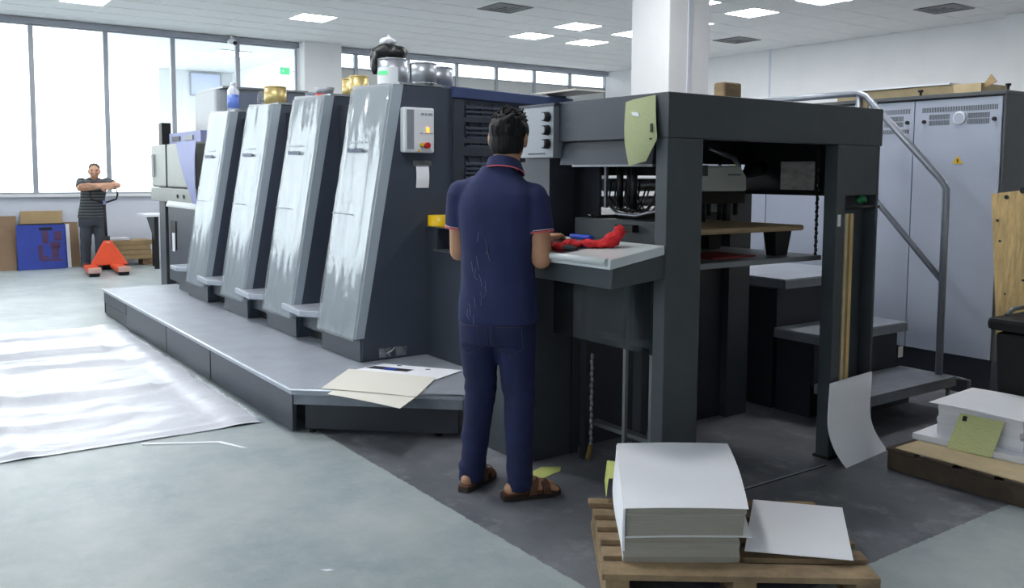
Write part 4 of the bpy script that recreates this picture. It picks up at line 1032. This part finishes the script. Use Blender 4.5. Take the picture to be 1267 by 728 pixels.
# plastic sheeting on the floor
def pls(u, v):
    a = Vector((-9.02, .2-1.6, 0)).lerp(Vector((-8.95, 1.80, 0)), v)
    b_ = Vector((-5.02, -1.35, 0)).lerp(Vector((-4.99, 1.77, 0)), v)
    p = a.lerp(b_, u)
    z = .008
    for q, h in ((.10, .03), (.27, .05), (.46, .035), (.70, .05), (.86, .025)):
        d = (u+.05*noise.noise(Vector((v*2.2, q*9, 1)))-q+.03*(v-.5)*sin(q*40))/(.012+.02*abs(noise.noise(Vector((v*1.7, q*7, 9)))))
        z += h*math.exp(-d*d)*(.45+.55*noise.noise(Vector((v*2.2, q*5, 3)))**2+.3*(v < .9))
    z += .022*abs(noise.noise(Vector((u*11, v*4, 2.2))))+.012*abs(noise.noise(Vector((u*30, v*9, 5))))+.006*abs(noise.noise(Vector((u*60, v*30, 1))))
    for q in (.35, .62): z += .014*math.exp(-((v+.02*sin(9*u)-q)/.018)**2)
    if v > .93: z += .03*sin(pi*min(1, (v-.93)/.07))*(.6+.4*noise.noise(Vector((u*14, 1, 1))))
    if u > .985: z *= .4
    return Vector((p.x, p.y+.02*noise.noise(Vector((u*8, 5, v > .9))), z))
mat('poly_white', (206, 209, 218), .35, var=.03, vscale=3, bump=.5, bscale=11)
random.seed(11)
t = thing('plastic_sheet', (-7, .5, 0), 'large creased white plastic sheet spread on the floor left of the platform', 'plastic sheet')
part('sheet', MB().sheet(pls, 260, 110, .0015), 'poly_white', t)
part('rolled_hem', MB().tube([(-6.4+.16*k, 1.775+.012*sin(3.1*k), .018+.006*sin(2.3*k)) for k in range(10)], [.012+.010*abs(sin(1.7*k)) for k in range(10)], 10), 'film', t, label='rolled translucent hem')
part('rolled_hem', MB().tube([(-8.6+.2*k, 1.80+.008*sin(2.1*k), .012) for k in range(8)], .009, 8), 'film', t)
single('plastic_strip', MB().prism([(-4.96, 1.10, .001), (-4.93, 1.10, .001), (-4.74, 1.44, .001), (-4.57, 1.52, .001), (-4.555, 1.54, .001), (-4.75, 1.465, .001)], (0, 0, .004)), 'paper', 'thin white strip of plastic on the floor near the sheet corner', 'strip')

# ================================================================== FAR WALL
single('hardboard_panel', MB().hexa([(-14.9, .9, 0), (-14.88, .9, 0), (-14.88, 1.645, 0), (-14.9, 1.645, 0), (-15.18, .9, .79), (-15.16, .9, .79), (-15.16, 1.69, .79), (-15.18, 1.69, .79)]), 'hardboard', 'brown hardboard panel leaning on the far wall at the left edge', 'board')
single('hardboard_panel', MB().hexa([(-15.08, 1.73, 0), (-15.06, 1.73, 0), (-15.06, 2.3, 0), (-15.08, 2.3, 0), (-15.2, 1.75, .86), (-15.18, 1.75, .86), (-15.18, 2.32, .86), (-15.2, 2.32, .86)]), 'cardboard', 'tan board with a rounded corner behind the blue frames', 'board', bevel=.03)
single('hardboard_panel', MB().hexa([(-15.03, 2.32, 0), (-15.01, 2.32, 0), (-15.01, 2.53, 0), (-15.03, 2.53, 0), (-15.2, 2.3, .68), (-15.18, 2.3, .68), (-15.18, 2.53, .68), (-15.2, 2.53, .68)]), 'hardboard', 'narrow brown board leaning right of the blue frames', 'board')
def crate(x, y0, y1, lab, pale):
    t = thing('blue_crate', (x, (y0+y1)/2, 0), lab, 'crate', 'blue crates at the far wall')
    lean = .12
    def bx(a0, a1, z0, z1, th, m_, nm):
        part(nm, MB().hexa([(x-lean*z0/.68, a0, z0), (x+th-lean*z0/.68, a0, z0), (x+th-lean*z0/.68, a1, z0), (x-lean*z0/.68, a1, z0), (x-lean*z1/.68, a0, z1), (x+th-lean*z1/.68, a0, z1), (x+th-lean*z1/.68, a1, z1), (x-lean*z1/.68, a1, z1)]), m_, t)
    bx(y0, y1, 0.002, .66, .025, 'blue_crate', 'face'); bx(y0+.02, y1-.02, .661, .675, .03, 'dark', 'top_edge')
    if not pale:
        bx(y0+.30, y0+.48, .58, .62, .03, 'dark', 'hand_hole')
        for a0, a1, z0, z1 in ((.34, .42, .38, .57), (.44, .58, .30, .40), (.28, .34, .14, .36), (.34, .42, .16, .2), (.46, .55, .16, .34), (.3, .6, .12, .15), (.5, .6, .42, .56)): bx(y0+a0, y0+a1, z0, z1, .027, 'rust', 'stain')
    else: bx(y1, y1+.05, 0.002, .66, .025, 'white_plastic', 'pale_edge')
crate(-14.86, 1.66, 2.30, 'front blue plastic crate with red-brown marks standing at the far wall', False)
crate(-14.93, 1.72, 2.335, 'second blue crate with a pale edge behind the front blue crate', True)
t = thing('board_stack', (-14.8, 3.2, 0), 'pile of tan cardboard sheets on a low pallet behind the pallet jack', 'board stack')
for k in range(4):
    z = .10+.075*k
    part('bundle', B(-15.1+.02*(k % 2), -14.7, 2.78+.01*k, 3.52-.015*(k % 3), z, z+.07), 'cardboard', t, .004)
part('top_sheet', B(-15.05, -14.75, 2.9, 3.2, .40, .43), 'paper', t); part('pallet_block', B(-15.05, -14.75, 2.8, 2.95, 0, .099), 'wood', t); part('pallet_block', B(-15.05, -14.75, 3.38, 3.55, 0, .099), 'wood', t)
t = thing('work_table', (-14.3, 3.6, 0), 'small table with dark legs half hidden behind the feeder', 'table')
part('table_top', B(-14.6, -14.0, 3.26, 4.3, .79, .825), 'white_plastic', t)
for x, y in ((-14.05, 3.42), (-14.5, 3.5), (-14.05, 4.2)): part('leg', B(x-.03, x+.03, y-.03, y+.03, 0, .789), 'dark', t)
part('gusset', MB().prism([(-14.03, 3.28, .788), (-14.03, 3.385, .788), (-14.03, 3.385, .42)], (.02, 0, 0)), 'cabinet_dark', t)

# pallet jack
pj = thing('pallet_jack', (-14.0, 2.75, 0), 'orange hand pallet jack with a black loop handle by the far wall', 'pallet jack')
part('head_plate', MB().hexa([(-14.16, 2.50, .085), (-14.10, 2.50, .085), (-14.10, 3.03, .085), (-14.16, 3.03, .085), (-14.28, 2.72, .44), (-14.24, 2.72, .44), (-14.24, 2.83, .44), (-14.28, 2.83, .44)]), 'orange', pj, .015)
part('pivot_plate', B(-14.25, -14.225, 2.745, 2.805, .38, .42), 'pinkish', pj)
for y in (2.345, 2.73):
    fk = part('fork', MB().hexa([(-14.15, y+.0, .05), (-13.38, y, .03), (-13.38, y+.16, .03), (-14.15, y+.16, .05), (-14.15, y, .105), (-13.38, y, .07), (-13.38, y+.16, .07), (-14.15, y+.16, .105)]) if False else MB().hexa([(-14.12, y+.07*(1 if y < 2.5 else .6), .05), (-13.38, y, .045), (-13.38, y+.165, .045), (-14.12, y+.165+.07*(1 if y < 2.5 else .6), .05), (-14.12, y+.07*(1 if y < 2.5 else .6), .105), (-13.38, y, .11), (-13.38, y+.165, .11), (-14.12, y+.165+.07*(1 if y < 2.5 else .6), .105)]), 'orange', pj, .01)
    part('fork_tip', MB().box(-13.38, -13.34, y+.0, y+.165, .05, .125), 'pinkish', fk, .012); part('roller', MB().cyl((-13.40, y+.02, .043), (-13.40, y+.145, .043), .042), 'black_rubber', fk)
part('steer_wheel', MB().cyl((-14.32, 2.70, .09), (-14.32, 2.85, .09), .09), 'black_rubber', pj)
part('pump', MB().cyl((-14.33, 2.775, .18), (-14.33, 2.775, .5), .05), 'dark', pj)
part('shaft', MB().tube([(-14.33, 2.775, .5), (-14.40, 2.775, .95)], .02), 'black_rubber', pj)
part('loop_handle', MB().tube([(-14.40, 2.775, .94), (-14.41, 2.80, 1.0), (-14.42, 2.95, 1.05), (-14.43, 2.97, 1.12), (-14.44, 2.955, 1.21), (-14.44, 2.6, 1.21), (-14.43, 2.585, 1.12), (-14.42, 2.6, 1.05), (-14.41, 2.76, 1.0), (-14.40, 2.775, .94)], .014, 8), 'black_rubber', pj)
part('grip_knob', B(-14.41, -14.37, 2.755, 2.795, .97, 1.03), 'lavender', pj)

# ================================================================== PEOPLE
def ringe(c, R, D, a, b, n=28, e=2.3):
    out = []
    for i in range(n):
        t = 2*pi*i/n; ct, s_ = cos(t), sin(t)
        out.append(c+R*(a*math.copysign(abs(ct)**(2/e), ct))+D*(b*math.copysign(abs(s_)**(2/e), s_)))
    return out
def hand(mb, wrist, d, nrm, side, s=1.0, curl=.5, thumb=1):
    """palm, four unequal bent fingers, thumb leaving the side of the palm"""
    d = Vector(d).normalized(); nrm = Vector(nrm); nrm = (nrm-d*nrm.dot(d)).normalized(); sd = d.cross(nrm)*side
    w = Vector(wrist)
    for k in range(4):
        q = w+d*.045*s+sd*(-.030+.020*k)*s
        mb.limb([w+sd*(-.012+.008*k)*s, q+d*.0*s, w+d*.088*s+sd*(-.031+.0205*k)*s], [.017*s, .0145*s, .0115*s], 10)
        p = w+d*.088*s+sd*(-.031+.0205*k)*s; ln = (.036, .043, .046, .041)[k]*s; dd = d.copy(); pts = [p]; a = curl
        for j in range(3):
            dd = (dd*cos(a*.75)-nrm*sin(a*.75)).normalized(); p = p+dd*ln*(1, .72, .55)[j]; pts.append(p); nrm2 = nrm
        mb.limb(pts, [.0105*s, .0092*s, .0085*s, .0072*s], 10)
    b0 = w+d*.022*s+sd*.026*s; b1 = b0+(d*.5+sd*.75-nrm*.3).normalized()*.040*s; b2 = b1+(d*.85+sd*.35-nrm*.35).normalized()*.032*s; b3 = b2+(d*.95+sd*.05-nrm*.4).normalized()*.024*s
    mb.limb([b0, b1, b2, b3], [.015*s, .0125*s, .0108*s, .0088*s], 10)

def man_near():
    O = Vector((-3.27, 2.25, 0)); D = Vector((-.6, .8, 0)); R = Vector((.8, .6, 0)); Z = Vector((0, 0, 1))
    Wp = lambda a, b, z: O+R*a+D*b+Z*z
    t = thing('person', (-3.27, 2.27, 0), 'man seen from behind in navy polo shirt and blue jeans at the inspection desk', 'person')
    org = world_org(t)
    # joints
    shR, elR, wrR = Wp(.168, .01, 1.352), Wp(.205, .0, 1.085), Wp(.175, .20, 1.15)
    shL, elL, wrL = Wp(-.172, .0, 1.368), Wp(-.195, .035, 1.10), Wp(-.10, .225, 1.16)
    ankR, ankL = O+Vector((.105, .045, .085)), O+Vector((-.112, -.05, .085))
    ankR = Vector((-3.155, 2.30, .085)); ankL = Vector((-3.395, 2.20, .085))
    kneR, kneL = Wp(.10, .02, .46), Wp(-.085, .02, .47)
    hpR, hpL = Wp(.082, 0, .84), Wp(-.082, 0, .84)
    fdR, fdL = Vector((.25, .97, 0)), Vector((-.46, .89, 0))
    hc = Wp(.036, .045, 1.62)
    Hm = Matrix((R, D, Z)).transposed()
    # --- the body: one continuous skin
    b = MB()
    b.ball(hc, .074, .092, .108, 24, Hm); b.ball(hc+D*.03-Z*.055, .056, .06, .06, 18, Hm)
    b.limb([Wp(.02, .005, 1.42), Wp(.03, .02, 1.50), hc-Z*.06-D*.01], [.066, .060, .060], 18)
    for s_ in (-1, 1):
        e = hc+R*(s_*.078)-D*.005-Z*.012
        b.ball(e, .012, .022, .034, 12, Hm); b.ball(e+R*s_*.008-D*.012, .008, .010, .030, 10, Hm); b.ball(e-Z*.026, .009, .012, .014, 10, Hm)
        b.ball(hc+D*.086+R*s_*.031+Z*.005, .013, .009, .008, 10, Hm); b.ball(hc+D*.078+R*s_*.045-Z*.03, .02, .016, .018, 10, Hm); b.ball(hc+D*.088+R*s_*.03+Z*.022, .022, .010, .007, 10, Hm)
    b.limb([hc+D*.088+Z*.012, hc+D*.112-Z*.028], [.011, .014], 10); b.ball(hc+D*.09-Z*.06, .024, .012, .007, 10, Hm); b.ball(hc+D*.088-Z*.07, .021, .012, .007, 10, Hm)
    b.loft([ringe(Wp(0, 0, .80), R, D, .14, .10), ringe(Wp(0, 0, 1.05), R, D, .135, .09), ringe(Wp(.005, .0, 1.30), R, D, .15, .095), ringe(Wp(.01, .0, 1.40), R, D, .14, .08), ringe(Wp(.02, .005, 1.45), R, D, .07, .06)])
    b.limb([shR, elR.lerp(shR, .45), elR, elR.lerp(wrR, .35), wrR], [.054, .051, .047, .045, .029])
    b.limb([shL, elL.lerp(shL, .45), elL, elL.lerp(wrL, .35), wrL], [.054, .050, .044, .043, .029])
    hand(b, wrR+(wrR-elR).normalized()*.012, (wrR-elR)-Z*.03+R*.05, Z, -1, 1.0, .45)
    hand(b, wrL+(wrL-elL).normalized()*.012, (wrL-elL)-Z*.03, Z, 1, 1.0, .45)
    for hp, kn, an, fd in ((hpR, kneR, ankR, fdR), (hpL, kneL, ankL, fdL)):
        b.limb([hp, kn, an], [.085, .055, .038])
        ss = Vector((fd.y, -fd.x, 0))
        b.limb([an-fd*.045-Z*.035, an+fd*.03-Z*.025, an+fd*.10-Z*.035, an+fd*.15-Z*.042], [.030, .036, .030, .022]); b.limb([an+fd*.02-Z*.0, an+fd*.09-Z*.03], [.034, .028])
        b.ball(an+fd*.08-Z*.04, .042, .06, .022, 14, Matrix((ss, fd, Z)).transposed())
        sg = 1 if hp is hpR else -1
        for k in range(5):
            o_ = -(-.032+.0165*k)*sg; L_ = (.175, .178, .17, .16, .148)[k]; r_ = (.0125, .0095, .009, .0085, .008)[k]
            b.limb([an+fd*.12+ss*o_-Z*.045, an+fd*(L_-.008)+ss*o_*1.05-Z*.052], [r_*1.1, r_])
    body = meshpart('body', remesh('body', b, .0055, 4, .5, org, [MATS['skin']]), t)
    # --- polo shirt
    s = MB()
    s.loft([ringe(Wp(.004, .0, z), R, D, a, d, 30, 2.5) for z, a, d in ((.795, .176, .132), (.84, .176, .134), (.95, .170, .126), (1.08, .166, .120), (1.22, .176, .124), (1.31, .182, .122), (1.36, .174, .114), (1.395, .150, .102), (1.43, .118, .090), (1.465, .086, .076), (1.49, .068, .064))])
    for sh, el, sg in ((shR, elR, 1), (shL, elL, -1)):
        ax = (el-sh).normalized(); q = sh+(el-sh)*.58
        s.ball(sh, .062)
        s.limb([sh-R*sg*.07+Z*.022, sh-Z*.01], [.058, .064])
        s.cyl(sh, q, .066, .068, 24)
    def wr(p):
        q = p-O; z = q.z
        f_ = .006*noise.noise(Vector((q.dot(R)*9, q.dot(D)*9, z*3.2)))+.004*noise.noise(Vector((q.dot(R)*16+z*6, q.dot(D)*10, z*7+3)))
        return f_*(1.5 if z < 1.15 else 1)
    sm_ = remesh('polo_shirt', s, .0075, 9, .5, org, [MATS['polo']], wr)
    shirt = meshpart('polo_shirt', sm_, t)
    # collar and trims
    def collar(u, v):
        a = 2*pi*u; r_ = .070+.004*v; k = cos(a-pi/2)
        z0 = 1.475+.012*(-k); dz_ = .045*(1-v)
        c = Wp(.028, .014, 0)
        return c+R*(r_+.012*v)*cos(a)+D*(r_+.012*v+.004)*sin(a)+Z*(z0+.03-.045*v+.018*(-sin(a))+.006*v*0)
    part('collar', MB().sheet(collar, 40, 5, .004), 'polo', shirt)
    part('collar_stripe', MB().tube([Vector(collar(k/40, .97))+ (Vector(collar(k/40, .97))-Wp(.028, .014, collar(k/40, .97).z)).normalized()*.002 for k in range(41)], .0028, 6), 'polo_trim', shirt, label='pink stripe on the collar')
    part('collar_stripe', MB().tube([Vector(collar(k/40, .80))+ (Vector(collar(k/40, .80))-Wp(.028, .014, collar(k/40, .8).z)).normalized()*.0015 for k in range(41)], .0014, 6), 'polo_trim_white', shirt)
    for sh, el in ((shR, elR), (shL, elL)):
        ax = (el-sh).normalized(); q = sh+(el-sh)*.575; a_ = ax.cross(D).normalized(); b_ = ax.cross(a_)
        for dd, m_, rr_ in ((.0, 'polo_trim', .0032), (-.008, 'polo_trim_white', .0016)):
            part('cuff_stripe', MB().tube([q+ax*dd+(a_*cos(2*pi*k/28)+b_*sin(2*pi*k/28))*.0672 for k in range(29)], rr_, 6), m_, shirt)
    # --- jeans
    j = MB()
    j.loft([ringe(Wp(.002, -.004, z), R, D, a, d, 30, 2.4) for z, a, d in ((.70, .172, .118), (.76, .174, .134), (.82, .170, .130), (.88, .16, .12))])
    for hp, kn, an, sg in ((hpR, kneR, ankR, 1), (hpL, kneL, ankL, -1)):
        q = an+Z*(-.03); m1 = hp.lerp(kn, .35)
        top_ = Wp(.086*sg, -.002, .76)
        j.limb([top_, top_.lerp(kn, .33), top_.lerp(kn, .7), kn], [.095, .090, .079, .072], 20)
        cf = an+Z*(-.045)
        j.limb([kn, kn.lerp(an, .5)], [.072, .064], 20)
        j.cyl(kn.lerp(an, .5), cf, .064, .057, 22); j.cyl(an+Z*.03, cf, .060, .061, 22)
    def wj(p):
        q = p-O; z = q.z
        f_ = .006*noise.noise(Vector((q.dot(R)*8, q.dot(D)*8, z*9)))
        if z < .3: f_ += .007*noise.noise(Vector((q.dot(R)*6, q.dot(D)*6, z*22)))
        if .38 < z < .55: f_ += .005*noise.noise(Vector((q.dot(R)*7, q.dot(D)*7, z*26)))
        return f_
    jm = remesh('jeans', j, .0085, 3, .5, org, [MATS['jeans']], wj)
    jn = meshpart('jeans', jm, t)
    # raycast pockets and seams on to the cloth, from behind
    def bvh(me): return BVHTree.FromPolygons([v.co+org for v in me.vertices], [p.vertices for p in me.polygons])
    bj, bs = bvh(jm), bvh(sm_)
    def on(bv, a, z, off=.002):
        h = bv.ray_cast(Wp(a, -1.0, z), D)
        return h[0]-D*off if h[0] else None
    def line(bv, pts, off=.002, n=8):
        out = []
        for (a0, z0), (a1, z1) in zip(pts, pts[1:]):
            for k in range(n):
                q = on(bv, a0+(a1-a0)*k/n, z0+(z1-z0)*k/n, off)
                if q: out.append(q)
        return out
    for a in (-.10, .085):
        poly_ = [(a-.062, .79), (a-.066, .69), (a-.005, .655), (a+.062, .69), (a+.06, .79), (a-.062, .79)]
        part('pocket_seam', MB().tube(line(bj, poly_), .0022, 5), 'stitch', jn)
    part('rear_seam', MB().tube(line(bj, [(.0, .79), (.004, .69)]), .002, 5), 'stitch', jn)
    # cracked white print running down the back of the shirt
    pr2 = random.Random(4)
    for k in range(15):
        z = 1.20-.026*k; a = -.035+.03*sin(k*.9)+pr2.uniform(-.02, .02)-.02*(k > 11)
        l_ = line(bs, [(a, z), (a+pr2.uniform(-.006, .012), z-pr2.uniform(.02, .04)), (a+pr2.uniform(-.01, .022), z-pr2.uniform(.045, .07))], .0014, 4)
        if len(l_) > 2: part('print_stroke', MB().tube(l_, .0013, 5), 'print', shirt)
    # hair: thick on top, short to the nape
    hb = MB()
    hb.ball(hc+Z*.03-D*.004, .091, .104, .088, 24, Hm); hb.ball(hc-D*.032-Z*.025, .078, .070, .088, 20, Hm); hb.ball(hc+D*.05+Z*.075, .066, .05, .042, 16, Hm)
    def hd_(p):
        q = p-hc; k = max(0, min(1, (q.z+.02)/.1))
        return (.016*noise.noise(Vector((q.dot(R)*30, q.dot(D)*14, q.z*18)))+.007*noise.noise(Vector((q.dot(R)*75, q.dot(D)*40, q.z*30))))*(.25+.75*k)-.012*(q.z < -.08)
    hm = remesh('hair', hb, .005, 1, .4, org, [MATS['hair']], hd_)
    meshpart('hair', hm, t)
    tf = MB(); rr_ = random.Random(2)
    bh = bvh(hm)
    for k in range(170):
        th = rr_.uniform(0, 2*pi); ph = rr_.uniform(.0, 1.05)
        dirv = (R*sin(ph)*cos(th)+D*sin(ph)*sin(th)+Z*cos(ph))
        h = bh.ray_cast(hc+Z*.02+dirv*.3, -dirv)
        if not h[0]: continue
        c_ = h[0]; fl_ = (R*rr_.uniform(-.4, .9)+D*rr_.uniform(-.2, .8)+dirv*.55).normalized(); ln = rr_.uniform(.014, .026)
        tf.tube([c_-dirv*.004, c_+fl_*ln*.5+dirv*.004, c_+fl_*ln-dirv*.004], [.0042, .0032, .0006], 5)
    tp = part('hair_tufts', tf, 'hair', t)
    # --- sandals
    for an, fd, sg in ((ankR, fdR, 1), (ankL, fdL, -1)):
        ss = Vector((fd.y, -fd.x, 0))
        base = Vector((an.x, an.y, 0))
        out = [(-.085, -.026), (-.085, .026), (-.04, .034), (.03, .034), (.10, .046), (.155, .046), (.19, .028), (.198, 0), (.19, -.028), (.155, -.044), (.10, -.044), (.03, -.034), (-.04, -.034)]
        sn = thing('x', (0, 0, 0), 'x', 'x') if False else None
        sd_ = part('sandal', MB().prism([base+fd*a+ss*c+Z*.001 for a, c in out], (0, 0, .026)), 'sole', t, .006, label='brown two-strap sandal')
        part('footbed', MB().prism([base+fd*a*.985+ss*c*.95+Z*.0272 for a, c in out], (0, 0, .005)), 'leather', sd_)
        for a0, tw in ((.045, .02), (.115, -.004)):
            def strap(u, v):
                th = pi*u; w_ = .047; hgt = (.062 if a0 < .1 else .046)
                return base+fd*(a0-.018+.036*v+tw*sin(th))+ss*(w_*cos(th))+Z*(.026+hgt*sin(th)**.7)
            part('strap', MB().sheet(strap, 16, 3, .004), 'leather', sd_)
            part('buckle', MB().box(0, .014, 0, .006, 0, .014) if False else MB().ball(Vector(strap(.72 if sg > 0 else .28, .5))+Z*.003, .009, .009, .005, 8), 'steel_dull', sd_)
    return t
man_near()

def man_far():
    O = Vector((-14.62, 2.66, 0)); D = Vector((.984, -.18, 0)); R = Vector((.18, .984, 0)); Z = Vector((0, 0, 1))   # R = to the viewer's right
    Wp = lambda a, b, z: O+R*a+D*b+Z*z
    t = thing('person', O, 'man in striped dark T-shirt and grey trousers leaning folded arms on the pallet jack handle', 'person')
    org = world_org(t); Hm = Matrix((R, D, Z)).transposed()
    hc = Wp(.03, .10, 1.47)
    b = MB()
    b.ball(hc, .078, .095, .112, 20, Hm); b.ball(hc+D*.03-Z*.06, .058, .058, .055, 14, Hm)
    b.limb([Wp(.02, .04, 1.30), hc-Z*.07], [.06, .055])
    for s_ in (-1, 1):
        b.ball(hc+R*s_*.082-Z*.01, .012, .022, .033, 10, Hm); b.ball(hc+D*.09+R*s_*.033+Z*.024, .022, .01, .008, 8, Hm); b.ball(hc+D*.08+R*s_*.045-Z*.03, .02, .018, .02, 8, Hm)
    b.limb([hc+D*.09+Z*.01, hc+D*.118-Z*.03], [.012, .015], 10); b.ball(hc+D*.094-Z*.062, .026, .012, .009, 10, Hm)
    b.loft([ringe(Wp(-.02, 0, .78), R, D, .15, .10), ringe(Wp(0, .02, 1.05), R, D, .14, .10), ringe(Wp(.02, .03, 1.25), R, D, .16, .10), ringe(Wp(.02, .04, 1.33), R, D, .10, .07)])
    shA, elA, wrA = Wp(-.15, .05, 1.30), Wp(-.17, .20, 1.21), Wp(.10, .31, 1.235)
    shB, elB, wrB = Wp(.19, .05, 1.30), Wp(.345, .20, 1.255), Wp(.0, .30, 1.26)
    for sh, el, wr_ in ((shA, elA, wrA), (shB, elB, wrB)): b.limb([sh, sh.lerp(el, .5), el, el.lerp(wr_, .35), wr_], [.054, .048, .044, .044, .03])
    hand(b, wrA, R*1+D*.1, D, 1, 1, .3); hand(b, wrB, -R*1+D*.05-Z*.1, D, -1, 1, .3)
    legs = ((-.115, .0), (.085, .02))
    for a, bb in legs:
        b.limb([Wp(a*.8, 0, .78), Wp(a, .03, .44), Wp(a-.01, bb-.02, .08)], [.085, .06, .04])
        f0 = Wp(a-.01, bb-.02, .0)
        b.limb([f0-D*.05+Z*.04, f0+D*.06+Z*.04, f0+D*.15+Z*.03], [.034, .036, .026])
        for k in range(5): b.limb([f0+D*.15+R*(-.028+.014*k)+Z*.025, f0+D*.19+R*(-.03+.015*k)+Z*.02], [.011, .009], 8)
    meshpart('body', remesh('body', b, .009, 3, .5, org, [MATS['skin_far']]), t)
    s = MB()
    s.loft([ringe(Wp(a0, b0, z), R, D, a, d, 26, 2.4) for z, a0, b0, a, d in ((.76, -.03, 0, .19, .13), (.9, -.02, 0, .18, .13), (1.05, 0, .02, .17, .125), (1.2, .01, .03, .18, .12), (1.30, .02, .04, .17, .105), (1.35, .02, .04, .11, .08), (1.375, .02, .045, .065, .06))])
    for sh, el, q in ((shA, elA, .75), (shB, elB, .6)): s.ball(sh, .07); s.cyl(sh, sh.lerp(el, q), .07, .066, 20)
    meshpart('tshirt', remesh('tshirt', s, .011, 3, .5, org, [MATS['striped_tee']], lambda p: .006*noise.noise(p*9)), t)
    j = MB()
    j.loft([ringe(Wp(-.025, 0, z), R, D, a, d, 26, 2.3) for z, a, d in ((.64, .185, .12), (.72, .185, .13), (.80, .175, .12))])
    for a, bb in legs:
        j.limb([Wp(a*.85, 0, .70), Wp(a, .03, .44), Wp(a-.005, .0, .22)], [.096, .08, .072], 18); j.cyl(Wp(a-.005, .0, .22), Wp(a-.01, bb-.02, .05), .072, .068, 20)
    meshpart('trousers', remesh('trousers', j, .012, 3, .5, org, [MATS['trousers']], lambda p: .006*noise.noise(p*11)), t)
    h = MB(); h.ball(hc+Z*.04-D*.015, .082, .092, .078, 18, Hm); h.ball(hc-D*.04-Z*.01, .076, .06, .08, 16, Hm)
    meshpart('hair', remesh('hair', h, .009, 1, .4, org, [MATS['hair_grey']], lambda p: .004*noise.noise(p*60)), t)
    for s_ in (-1, 1):
        part('eye', MB().ball(hc+D*.092+R*s_*.032+Z*.008, .012, .006, .007, 8, Hm), 'dark', t)
    for a, bb in legs:
        f0 = Wp(a-.01, bb-.02, .0); u_ = MB(); u_.ball(f0+D*.05+Z*.045, .05, .15, .05, 14, Hm); u_.ball(f0-D*.03+Z*.055, .045, .06, .055, 12, Hm)
        for p in u_.v: p.z = max(p.z, .003)
        part('shoe', u_, 'shoe', t)
    return t
man_far()
